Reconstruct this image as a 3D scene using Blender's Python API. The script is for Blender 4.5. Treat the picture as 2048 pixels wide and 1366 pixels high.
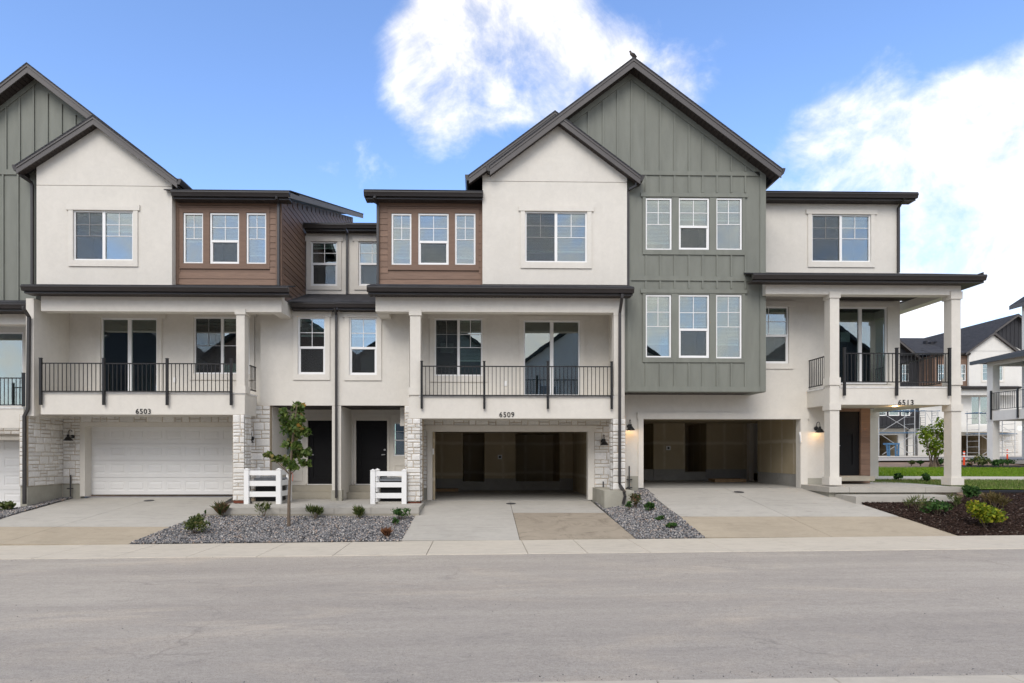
import bpy, bmesh, math, random
import numpy as np
from mathutils import Vector, Matrix
random.seed(7)
for o in list(bpy.data.objects): bpy.data.objects.remove(o)
scene = bpy.context.scene
col = scene.collection
R = math.radians

# ------------------------------------------------------------------ camera
F, PPX, PPY, CZ, YAW = 1250.0, 985.0, 907.0, 2.04, R(1.3)
cd = bpy.data.cameras.new('camera'); cam = bpy.data.objects.new('camera', cd); col.objects.link(cam)
cam.location = (0, 0, CZ); cam.rotation_euler = (R(90), 0, -YAW)
cd.sensor_width = 36; cd.lens = F/2048*36
cd.shift_x = (1024-PPX)/2048; cd.shift_y = (PPY-683)/2048
cd.clip_start = 0.1; cd.clip_end = 2000
scene.camera = cam
scene.render.engine = 'CYCLES'
vs = scene.view_settings
vs.view_transform = 'Standard'; vs.look = 'None'; vs.gamma = 1; vs.use_curve_mapping = False
vs.exposure = 1.32
scene.cycles.max_bounces = 14; scene.cycles.diffuse_bounces = 8; scene.cycles.transparent_max_bounces = 16

# ------------------------------------------------------------------ sky
SUN_EL, SUN_AZ = R(43), R(198)      # behind the camera, a little to the left, veiled by cloud
world = bpy.data.worlds.new('World'); scene.world = world; world.use_nodes = True
nt = world.node_tree; nt.nodes.clear()
def wn(t, **k):
    n = nt.nodes.new(t)
    for a, b in k.items(): setattr(n, a, b)
    return n
def wl(a, b): nt.links.new(a, b)
def wm(op, a, b=None, clamp=False):
    n = wn('ShaderNodeMath', operation=op); n.use_clamp = clamp
    for i, v in enumerate((a, b)):
        if v is None: continue
        if isinstance(v, (int, float)): n.inputs[i].default_value = v
        else: wl(v, n.inputs[i])
    return n.outputs[0]
tc = wn('ShaderNodeTexCoord')
sky = wn('ShaderNodeTexSky'); sky.sky_type = 'NISHITA'; sky.sun_disc = False
sky.sun_elevation = SUN_EL; sky.sun_rotation = SUN_AZ
sky.air_density = 1.0; sky.dust_density = 0.35; sky.ozone_density = 1.6
wl(tc.outputs['Generated'], sky.inputs[0])
def noise(scale, detail, rough, dist=0, vec=None, lac=2.1):
    n = wn('ShaderNodeTexNoise'); n.inputs['Scale'].default_value = scale
    n.inputs['Detail'].default_value = detail; n.inputs['Roughness'].default_value = rough
    n.inputs['Distortion'].default_value = dist; n.inputs['Lacunarity'].default_value = lac
    wl(vec if vec else tc.outputs['Generated'], n.inputs['Vector']); return n.outputs['Fac']
def pxdir(px, py):
    u, v = (px-PPX)/F, (PPY-py)/F; s, c = math.sin(YAW), math.cos(YAW)
    return Vector((s+u*c, c-u*s, v)).normalized()
def blob(px, py, rad_deg, soft=0.6):      # soft round weight around one direction of the sky
    d = wn('ShaderNodeVectorMath', operation='DOT_PRODUCT'); wl(tc.outputs['Generated'], d.inputs[0])
    d.inputs[1].default_value = pxdir(px, py)
    m = wn('ShaderNodeMapRange'); m.interpolation_type = 'SMOOTHSTEP'
    wl(d.outputs['Value'], m.inputs[0])
    m.inputs[1].default_value = math.cos(R(rad_deg)); m.inputs[2].default_value = math.cos(R(rad_deg*(1-soft)))
    return m.outputs[0]
n_big, n_mid, n_fine = noise(2.6, 4, .5, .3), noise(6.5, 7, .6, .5), noise(24, 5, .62, .3)
dens = wm('ADD', wm('ADD', wm('MULTIPLY', wm('SUBTRACT', n_big, .5), 1.5), wm('MULTIPLY', wm('SUBTRACT', n_mid, .5), 2.3)), wm('MULTIPLY', wm('SUBTRACT', n_fine, .5), .6))
bias = None
C1 = [(850, 90, 5), (890, 160, 6), (950, 60, 7), (1040, 40, 7), (1050, 140, 7), (950, 160, 7), (1140, 110, 6), (1170, 190, 5), (1250, 170, 5), (1330, 150, 5), (1385, 195, 4), (860, 220, 4)]
C2 = [(1590, 330, 5), (1555, 390, 4), (1680, 290, 7), (1770, 320, 7), (1650, 430, 8), (1760, 460, 9), (1860, 420, 8), (1900, 330, 5), (1980, 270, 6), (2050, 230, 6), (1950, 430, 7), (1800, 570, 9),
      (1680, 570, 9), (1860, 660, 7), (1570, 490, 6), (2250, 240, 9)]
bias = wm('MULTIPLY', blob(1000, 180, 58, .55), -1.28)
bank = None
for lst, a in ((C1, .43), (C2, .38), ([(1485, 30, 2.5), (660, 340, 5), (1720, 130, 4), (1960, 560, 3)], .30)):
    for px, py, rad in lst:
        t = wm('MULTIPLY', blob(px, py, rad*1.2, .98), a); bank = t if bank is None else wm('ADD', bank, t)
bias = wm('ADD', bias, wm('MINIMUM', bank, 1.22))
cov = wn('ShaderNodeMapRange'); cov.interpolation_type = 'SMOOTHSTEP'
wl(wm('ADD', wm('ADD', dens, bias), .50), cov.inputs[0]); cov.inputs[1].default_value = -.30; cov.inputs[2].default_value = 1.0
body = wn('ShaderNodeMapRange'); wl(wm('ADD', wm('MULTIPLY', n_mid, .7), wm('MULTIPLY', n_fine, .3)), body.inputs[0])
body.inputs[1].default_value = .35; body.inputs[2].default_value = .65; body.inputs[3].default_value = .62; body.inputs[4].default_value = 1.06
cc = wn('ShaderNodeVectorMath', operation='SCALE'); cc.inputs[0].default_value = (4.4, 4.2, 3.92); wl(body.outputs[0], cc.inputs['Scale'])
mix = wn('ShaderNodeMix', data_type='RGBA'); wl(cov.outputs[0], mix.inputs[0])
tint = wn('ShaderNodeMix', data_type='RGBA', blend_type='MULTIPLY'); tint.inputs[0].default_value = 1
wl(sky.outputs[0], tint.inputs[6]); tint.inputs[7].default_value = (.63, .695, .82, 1)
wl(tint.outputs[2], mix.inputs[6]); wl(cc.outputs[0], mix.inputs[7])
bg = wn('ShaderNodeBackground'); wl(mix.outputs[2], bg.inputs[0]); bg.inputs[1].default_value = 0.15
out = wn('ShaderNodeOutputWorld'); wl(bg.outputs[0], out.inputs[0])

# ------------------------------------------------------------------ sun, veiled: wide and weak
sd = bpy.data.lights.new('sun', 'SUN'); sun = bpy.data.objects.new('sun', sd); col.objects.link(sun)
sd.energy = .85; sd.angle = R(32); sd.color = (1, .94, .86)
_d = Vector((math.sin(SUN_AZ)*math.cos(SUN_EL), math.cos(SUN_AZ)*math.cos(SUN_EL), math.sin(SUN_EL)))
sun.rotation_euler = _d.to_track_quat('Z', 'Y').to_euler()

# ------------------------------------------------------------------ helpers: measuring
_s, _c = math.sin(YAW), math.cos(YAW)
def X(px, Y):
    u = (px-PPX)/F; return Y*(_s+u*_c)/(_c-u*_s)
def Z(px, py, Y):
    u = (px-PPX)/F; return CZ + Y*((PPY-py)/F)/(_c-u*_s)
def P(px, py, Y): return Vector((X(px, Y), Y, Z(px, py, Y)))
def on_profile(px, py, prof):          # point of a road-to-garage height profile seen at a pixel
    u, v = (px-PPX)/F, (PPY-py)/F; k = v/(_c-u*_s)
    for (y0, z0), (y1, z1) in zip(prof[:-1], prof[1:]):
        b = (z1-z0)/(y1-y0)
        Y = (z0-b*y0-CZ)/(k-b) if abs(k-b) > 1e-9 else 1e9
        last = (y1, z1) == prof[-1]; first = (y0, z0) == prof[0]
        if (Y >= y0-1e-6 or first) and (Y <= y1 or last): return Vector((X(px, Y), Y, z0+b*(Y-y0)))
    return Vector((X(px, y1), y1, z1))
def prof_z(Y, prof):
    for (y0, z0), (y1, z1) in zip(prof[:-1], prof[1:]):
        if Y <= y1 or (y1, z1) == prof[-1]: return z0+(z1-z0)*(Y-y0)/(y1-y0)
def G(x): return 0.0066*max(-40, min(40, x))

# ------------------------------------------------------------------ helpers: materials
MATS = {}
class N:
    def __init__(s, name):
        s.m = bpy.data.materials.new(name); s.m.use_nodes = True; s.t = s.m.node_tree
        s.b = s.t.nodes['Principled BSDF']; s.out = s.t.nodes['Material Output']; MATS[name] = s.m
        s.pos = s.n('ShaderNodeNewGeometry').outputs['Position']
    def n(s, typ, **k):
        x = s.t.nodes.new(typ)
        for a, v in k.items(): setattr(x, a, v)
        return x
    def l(s, a, b): s.t.links.new(a, b)
    def noise(s, scale, detail=4, rough=.55, dist=0, stretch=None, vec=None):
        x = s.n('ShaderNodeTexNoise'); x.inputs['Scale'].default_value = scale; x.inputs['Detail'].default_value = detail
        x.inputs['Roughness'].default_value = rough; x.inputs['Distortion'].default_value = dist
        v = vec or s.pos
        if stretch:
            m = s.n('ShaderNodeVectorMath', operation='MULTIPLY'); s.l(v, m.inputs[0]); m.inputs[1].default_value = stretch; v = m.outputs[0]
        s.l(v, x.inputs['Vector']); return x.outputs['Fac']
    def ramp(s, fac, stops, interp='LINEAR'):
        r = s.n('ShaderNodeValToRGB'); r.color_ramp.interpolation = interp
        e = r.color_ramp.elements
        while len(e) < len(stops): e.new(.5)
        for i, (p, c) in enumerate(stops):
            e[i].position = p; e[i].color = (*(c if isinstance(c, tuple) else (c, c, c)), 1)
        s.l(fac, r.inputs[0]); return r.outputs[0]
    def mix(s, fac, a, b, blend='MIX'):
        x = s.n('ShaderNodeMix', data_type='RGBA', blend_type=blend)
        for i, v in ((0, fac), (6, a), (7, b)):
            if isinstance(v, (int, float)): x.inputs[i].default_value = v
            elif isinstance(v, tuple): x.inputs[i].default_value = (*v, 1)
            else: s.l(v, x.inputs[i])
        return x.outputs[2]
    def math(s, op, a, b=0):
        x = s.n('ShaderNodeMath', operation=op)
        for i, v in enumerate((a, b)):
            if isinstance(v, (int, float)): x.inputs[i].default_value = v
            else: s.l(v, x.inputs[i])
        return x.outputs[0]
    def rnd(s): return s.n('ShaderNodeObjectInfo').outputs['Random']
    def attr(s, name): return s.n('ShaderNodeAttribute', attribute_name=name).outputs['Fac']
    def color(s, v):
        if isinstance(v, tuple): s.b.inputs['Base Color'].default_value = (*v, 1)
        else: s.l(v, s.b.inputs['Base Color'])
    def rough(s, v, spec=None):
        if isinstance(v, (int, float)): s.b.inputs['Roughness'].default_value = v
        else: s.l(v, s.b.inputs['Roughness'])
        if spec is not None: s.b.inputs['Specular IOR Level'].default_value = spec
    def bump(s, h, strength=.3, dist=.01):
        x = s.n('ShaderNodeBump'); x.inputs['Strength'].default_value = strength; x.inputs['Distance'].default_value = dist
        s.l(h, x.inputs['Height']); s.l(x.outputs[0], s.b.inputs['Normal'])
def shade(c, k): return tuple(v*k for v in c)
def vary(name, c, lo=.9, hi=1.08, scale=2.0, rough=.8, bump=None, stretch=None, rnd=0, spec=.3, fine=0):
    m = N(name); f = m.noise(scale, 6, .6, .3, stretch)
    cc = m.ramp(f, [(.3, shade(c, lo)), (.7, shade(c, hi))])
    if fine: cc = m.mix(fine, cc, m.ramp(m.noise(70, 3, .6), [(.3, shade(c, .75)), (.7, shade(c, 1.25))]))
    if rnd:
        k = m.n('ShaderNodeMapRange'); m.l(m.rnd(), k.inputs[0]); k.inputs[3].default_value = 1-rnd; k.inputs[4].default_value = 1+rnd
        v = m.n('ShaderNodeVectorMath', operation='SCALE'); m.l(cc, v.inputs[0]); m.l(k.outputs[0], v.inputs['Scale']); cc = v.outputs[0]
    m.color(cc); m.rough(rough, spec)
    if bump: m.bump(m.noise(bump[0], 5, .65, 0, stretch), bump[1], bump[2])
    return m.m
STUCCO = (.66, .63, .572)
def make_stucco(name, c):
    m = N(name)
    a = m.ramp(m.noise(1.1, 6, .6, .6), [(.3, shade(c, .93)), (.7, shade(c, 1.04))])
    b = m.ramp(m.noise(7, 5, .65, .8), [(.3, shade(c, .90)), (.72, shade(c, 1.06))])
    streak = m.ramp(m.noise(1.0, 5, .6, .2, (5, 5, .35)), [(.45, 1.0), (.8, .975)])
    m.color(m.mix(1.0, m.mix(.45, a, b), streak, 'MULTIPLY')); m.rough(.95, .1)
    m.bump(m.noise(85, 4, .7), .55, .006)
    return m.m
make_stucco('stucco', STUCCO); make_stucco('stucco_trim', (.67, .64, .582)); make_stucco('stucco_far', (.66, .645, .61))
vary('green_board', (.182, .190, .164), .88, 1.12, 1.3, .62, (40, .25, .003), (3, 3, .6), fine=.12)
vary('brown_board', (.195, .124, .088), .82, 1.2, 3, .6, (60, .3, .003), (.8, .8, 14), rnd=.13, fine=.1)
vary('brown_trim', (.18, .115, .082), .9, 1.1, 3, .6, (60, .2, .003), (1, 1, 8))
vary('bronze_fascia', (.082, .075, .073), .93, 1.06, 2, .45, None, spec=.4)
vary('bronze_gutter', (.030, .026, .025), .9, 1.1, 2, .34, None, spec=.45)
vary('bronze_pipe', (.036, .033, .033), .88, 1.12, 3, .36, None, spec=.45)
vary('rake_metal', (.19, .176, .165), .93, 1.06, 2, .7, None, spec=.2)
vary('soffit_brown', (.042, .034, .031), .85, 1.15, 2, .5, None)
vary('black_metal', (.012, .012, .013), .9, 1.1, 5, .42, None, spec=.4)
vary('black_door', (.005, .005, .006), .9, 1.1, 3, .55, None, spec=.2)
vary('white_vinyl', (.78, .78, .77), .97, 1.02, 3, .4, None, spec=.4)
vary('white_door', (.72, .715, .70), .965, 1.02, 1.5, .45, (90, .1, .002), spec=.35)
vary('white_flashing', (.7, .69, .67), .8, 1.05, 6, .45, None)
vary('blind_white', (.80, .82, .80), .97, 1.02, 3, .6, None)
vary('room_grey', (.22, .22, .215), .9, 1.05, 1, .9, None)
vary('foundation', (.36, .345, .29), .85, 1.1, 2.2, .92, (45, .3, .004), fine=.12)
vary('mortar', (.44, .36, .265), .85, 1.1, 6, .95, (120, .4, .004))
vary('steel', (.45, .46, .47), .8, 1.1, 6, .35, None)
vary('ac_black', (.014, .014, .015), .9, 1.1, 6, .5, None)
vary('ac_top', (.20, .215, .235), .85, 1.1, 6, .45, None)
vary('lumber', (.34, .22, .12), .8, 1.2, 6, .8, None)
vary('dark_board', (.028, .028, .032), .85, 1.15, 2, .6, None, (3, 3, .6))
vary('orange_plastic', (.75, .075, .02), .93, 1.05, 4, .5, None)
vary('reflective_white', (.75, .75, .74), .97, 1.02, 4, .4, None)
vary('blue_paint', (.05, .13, .24), .8, 1.15, 6, .5, None)
vary('paper', (.55, .57, .56), .96, 1.03, 8, .8, None)
vary('cover_iron', (.06, .058, .06), .8, 1.2, 20, .6, None)
vary('bark', (.15, .115, .085), .75, 1.25, 14, .9, (40, .6, .006), (4, 4, .7))
vary('red_stone_base', (.16, .05, .03), .8, 1.1, 6, .9, None)
vary('bird_grey', (.10, .085, .075), .7, 1.3, 26, .8, None)
vary('bird_dark', (.045, .04, .04), .7, 1.3, 26, .8, None)
def make_stone():
    m = N('limestone')
    base = m.ramp(m.rnd(), [(0, (.60, .585, .555)), (.35, (.66, .645, .61)), (.7, (.70, .685, .65)), (1, (.74, .725, .695))])
    n1 = m.ramp(m.noise(16, 6, .7, 1.2), [(.3, .86), (.6, 1.04)])
    n2 = m.ramp(m.noise(60, 4, .7), [(.25, .88), (.6, 1.03)])
    m.color(m.mix(1, m.mix(1, base, n1, 'MULTIPLY'), n2, 'MULTIPLY')); m.rough(.93, .15)
    m.bump(m.noise(38, 6, .75, .6), .5, .014); return m.m
make_stone()
def make_concrete(name, c, stain=.88, tan=None, blotch=None):
    m = N(name)
    a = m.ramp(m.noise(.55, 7, .62, .9), [(.3, shade(c, stain)), (.65, shade(c, 1.05))])
    b = m.ramp(m.noise(5, 6, .7, .5), [(.3, shade(c, .84)), (.7, shade(c, 1.08))])
    k = m.mix(.4, a, b)
    sw = m.ramp(m.noise(2.2, 5, .6, 2.5, (.35, 1.6, 1)), [(.52, 1.0), (.70, .82)])       # trowel and tyre smears
    k = m.mix(.8, k, m.mix(1, k, sw, 'MULTIPLY'))
    if blotch:
        bl = m.ramp(m.noise(1.1, 7, .7, 1.5), [(.5, 0.0), (.66, 1.0)])
        k = m.mix(m.math('MULTIPLY', bl, .7), k, blotch)
    sp = m.ramp(m.noise(120, 2, .5), [(.25, .86), (.5, 1.02)])
    m.color(m.mix(.6, k, m.mix(1, k, sp, 'MULTIPLY'))); m.rough(.9, .2); m.bump(m.noise(110, 4, .7), .3, .003)
    return m.m
make_concrete('concrete_grey', (.41, .39, .35)); make_concrete('concrete_tan', (.38, .327, .25), .85)
make_concrete('concrete_tan_stained', (.32, .275, .215), .84, blotch=(.15, .125, .095))
make_concrete('concrete_walk', (.52, .475, .40), .92); make_concrete('concrete_step', (.335, .31, .255), .86)
make_concrete('garage_floor', (.33, .32, .295), .8)
def make_asphalt():
    m = N('asphalt')
    a = m.ramp(m.noise(.23, 6, .6, 1.0, (.5, 1.4, 1)), [(.3, (.365, .33, .29)), (.68, (.445, .405, .35))])
    dust = m.ramp(m.noise(.5, 6, .65, 1.6, (.45, 1.5, 1)), [(.52, 0.0), (.72, 1.0)])
    k = m.mix(m.math('MULTIPLY', dust, .85), a, (.52, .45, .365))
    lane = m.ramp(m.noise(1.0, 5, .6, .3, (.05, 1.1, 1)), [(.42, 0.0), (.66, 1.0)]); k = m.mix(m.math('MULTIPLY', lane, .45), k, (.29, .262, .235))
    scuff = m.ramp(m.noise(1.0, 6, .7, .4, (.35, 5, 1)), [(.60, 0.0), (.74, 1.0)]); k = m.mix(m.math('MULTIPLY', scuff, .35), k, (.52, .475, .41))
    dark = m.ramp(m.noise(1.7, 6, .7, 1.2, (.5, 1.3, 1)), [(.55, 0.0), (.75, 1.0)])
    k = m.mix(m.math('MULTIPLY', dark, .5), k, (.25, .23, .215))
    g1 = m.ramp(m.noise(24, 6, .75, .4, (.8, 1.2, 1)), [(.28, .79), (.5, 1.0), (.72, 1.12)]); k = m.mix(1, k, g1, 'MULTIPLY')
    g2 = m.ramp(m.noise(7, 6, .7, .8, (.6, 1.4, 1)), [(.3, .93), (.7, 1.05)]); k = m.mix(1, k, g2, 'MULTIPLY')
    ag = m.ramp(m.noise(75, 3, .6), [(.30, .60), (.48, .98), (.66, 1.05), (.78, 1.5)])
    ag2 = m.ramp(m.noise(190, 2, .5), [(.3, .72), (.7, 1.26)])
    k = m.mix(.75, k, m.mix(1, k, ag, 'MULTIPLY')); k = m.mix(.6, k, m.mix(1, k, ag2, 'MULTIPLY'))
    v = m.n('ShaderNodeTexVoronoi', feature='DISTANCE_TO_EDGE'); v.inputs['Scale'].default_value = .23
    w = m.n('ShaderNodeVectorMath', operation='ADD'); nz = m.n('ShaderNodeTexNoise'); nz.inputs['Scale'].default_value = 1.3; nz.inputs['Detail'].default_value = 8
    m.l(m.pos, nz.inputs['Vector']); m.l(m.pos, w.inputs[0]); m.l(nz.outputs['Color'], w.inputs[1]); m.l(w.outputs[0], v.inputs['Vector'])
    cr = m.ramp(v.outputs['Distance'], [(.0, 1.0), (.006, 0.0)])
    gate = m.ramp(m.noise(.35, 3), [(.52, 0.0), (.6, 1.0)])
    k = m.mix(m.math('MULTIPLY', m.math('MULTIPLY', cr, gate), .4), k, (.17, .155, .14))
    m.color(k); m.rough(.9, .25); m.bump(m.noise(95, 4, .75), .7, .006); return m.m
make_asphalt()
def make_shingle():
    m = N('shingle')
    br = m.n('ShaderNodeTexBrick'); br.inputs['Scale'].default_value = 1.0
    uv = m.n('ShaderNodeCombineXYZ'); sp = m.n('ShaderNodeSeparateXYZ'); m.l(m.pos, sp.inputs[0])
    m.l(m.math('ADD', sp.outputs[0], sp.outputs[1]), uv.inputs[0]); m.l(sp.outputs[2], uv.inputs[1]); m.l(uv.outputs[0], br.inputs['Vector'])
    br.inputs['Brick Width'].default_value = .3; br.inputs['Row Height'].default_value = .06; br.inputs['Mortar Size'].default_value = .006
    br.inputs['Color1'].default_value = (.036, .037, .042, 1); br.inputs['Color2'].default_value = (.058, .058, .063, 1); br.inputs['Mortar'].default_value = (.012, .012, .013, 1)
    g = m.ramp(m.noise(60, 4, .7), [(.3, .7), (.7, 1.35)])
    m.color(m.mix(1, br.outputs['Color'], g, 'MULTIPLY')); m.rough(.95, .2); m.bump(br.outputs['Fac'], -.6, .01); return m.m
make_shingle()
def make_drywall():
    m = N('drywall')
    sx = m.n('ShaderNodeSeparateXYZ'); m.l(m.pos, sx.inputs[0])
    w = m.math('MULTIPLY', m.noise(3, 4), .10)
    u = m.math('FRACT', m.math('MULTIPLY', m.math('ADD', m.math('ADD', sx.outputs[0], sx.outputs[1]), w), 1/.82))
    t = m.ramp(u, [(0, 1.0), (.10, .0), (.90, .0), (1, 1.0)])
    zz = m.math('FRACT', m.math('MULTIPLY', m.math('ADD', sx.outputs[2], m.math('MULTIPLY', m.noise(2, 3), .08)), 1/1.25))
    t2 = m.ramp(zz, [(.02, 1.0), (.07, .0), (.93, .0), (.98, 1.0)])
    tt = m.math('MAXIMUM', m.math('MULTIPLY', t, m.ramp(m.noise(2.5, 3), [(.35, .2), (.6, 1.0)])), t2)
    k = m.mix(m.math('MULTIPLY', tt, .65), (.43, .36, .24), (.66, .61, .5))
    m.color(m.mix(.25, k, m.ramp(m.noise(2, 5), [(.3, (.34, .28, .19)), (.7, (.47, .395, .285))]))); m.rough(.95, .1); return m.m
make_drywall()
def make_glass():
    m = N('window_glass'); nt = m.t; nt.nodes.remove(m.b)
    gl = m.n('ShaderNodeBsdfGlossy'); gl.inputs['Roughness'].default_value = .0; gl.inputs['Color'].default_value = (.92, .96, .97, 1)
    tr = m.n('ShaderNodeBsdfTransparent'); tr.inputs['Color'].default_value = (.70, .78, .76, 1)
    fr = m.n('ShaderNodeFresnel'); fr.inputs['IOR'].default_value = 1.5
    bp = m.n('ShaderNodeBump'); bp.inputs['Strength'].default_value = .05; bp.inputs['Distance'].default_value = .02
    m.l(m.noise(1.6, 2, .4), bp.inputs['Height']); m.l(bp.outputs[0], gl.inputs['Normal'])
    mx = m.n('ShaderNodeMixShader'); m.l(m.math('ADD', m.math('MULTIPLY', fr.outputs[0], .85), .17), mx.inputs[0])
    m.l(tr.outputs[0], mx.inputs[1]); m.l(gl.outputs[0], mx.inputs[2]); m.l(mx.outputs[0], m.out.inputs[0]); return m.m
make_glass()
def make_screen():
    m = N('screen_mesh'); m.t.nodes.remove(m.b)
    df = m.n('ShaderNodeBsdfDiffuse'); df.inputs['Color'].default_value = (.06, .062, .065, 1)
    tr = m.n('ShaderNodeBsdfTransparent'); mx = m.n('ShaderNodeMixShader'); mx.inputs[0].default_value = .27
    m.l(tr.outputs[0], mx.inputs[1]); m.l(df.outputs[0], mx.inputs[2]); m.l(mx.outputs[0], m.out.inputs[0]); return m.m
make_screen()
def make_tinted(name, stops, rough=.9, trans=0, spec=.2, patch=None):
    m = N(name); c = m.ramp(m.attr('tint'), stops)
    if patch: c = m.mix(m.math('MULTIPLY', m.ramp(m.noise(patch[0], 4, .6, .6), [(.4, 0.0), (.65, 1.0)]), patch[1]), c, patch[2])
    m.color(c); m.rough(rough, spec)
    if trans:
        tl = m.n('ShaderNodeBsdfTranslucent'); m.l(c, tl.inputs[0]); mx = m.n('ShaderNodeMixShader'); mx.inputs[0].default_value = trans
        m.l(m.b.outputs[0], mx.inputs[1]); m.l(tl.outputs[0], mx.inputs[2]); m.l(mx.outputs[0], m.out.inputs[0])
    return m.m
make_tinted('gravel_stone', [(0, (.045, .046, .050)), (.3, (.125, .126, .132)), (.6, (.22, .218, .222)), (.82, (.34, .33, .325)), (.93, (.36, .27, .21)), (1, (.58, .56, .53))], .85)
make_tinted('mulch_chip', [(0, (.014, .008, .006)), (.5, (.036, .021, .016)), (.88, (.066, .040, .031)), (.96, (.085, .055, .045)), (1, (.30, .26, .22))], .95)
make_tinted('grass_blade', [(0, (.11, .20, .006)), (.5, (.165, .28, .012)), (.85, (.23, .33, .025)), (1, (.30, .30, .07))], .7, .3, patch=(.8, .35, (.10, .17, .03)))
make_tinted('grass_dry', [(0, (.07, .125, .02)), (.4, (.12, .17, .04)), (.8, (.22, .23, .08)), (1, (.33, .29, .15))], .8, .3, patch=(.8, .4, (.07, .15, .02)))
make_tinted('maple_leaf', [(0, (.040, .08, .014)), (.5, (.09, .15, .028)), (.86, (.17, .22, .055)), (.95, (.28, .27, .10)), (1, (.55, .24, .03))], .5, .35, .35)
make_tinted('shrub_green', [(0, (.036, .06, .016)), (.5, (.09, .125, .036)), (.9, (.17, .19, .065)), (1, (.22, .17, .07))], .6, .3)
make_tinted('shrub_red', [(0, (.035, .055, .018)), (.45, (.085, .10, .035)), (.8, (.15, .10, .055)), (1, (.20, .09, .055))], .6, .3)
make_tinted('shrub_bright', [(0, (.018, .055, .014)), (.5, (.045, .11, .024)), (1, (.10, .19, .05))], .6, .3)
make_tinted('shrub_yellow', [(0, (.06, .11, .01)), (.5, (.20, .27, .02)), (.9, (.40, .40, .03)), (1, (.42, .26, .06))], .6, .4)
make_tinted('shrub_dry', [(0, (.09, .035, .017)), (.6, (.20, .085, .04)), (1, (.30, .17, .09))], .8, .2)
make_tinted('shrub_brown', [(0, (.06, .05, .015)), (.6, (.12, .10, .035)), (1, (.20, .14, .06))], .7, .3)
vary('soil', (.075, .05, .035), .7, 1.3, 4, .95, (30, .6, .01))
vary('gravel_bed', (.085, .088, .098), .6, 1.4, 24, .95, (50, .8, .02))
vary('mulch_bed', (.014, .009, .007), .6, 1.5, 18, .95, (40, .8, .02))
vary('dirt', (.23, .16, .11), .7, 1.2, 1.2, .95, (20, .4, .01))
vary('lawn_base', (.115, .19, .010), .8, 1.2, 3, .95, None)
def make_emit(name, c, s):
    m = N(name); m.color(c); m.b.inputs['Emission Color'].default_value = (*c, 1); m.b.inputs['Emission Strength'].default_value = s; return m.m
make_emit('warm_bulb', (1, .62, .25), 6)
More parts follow.
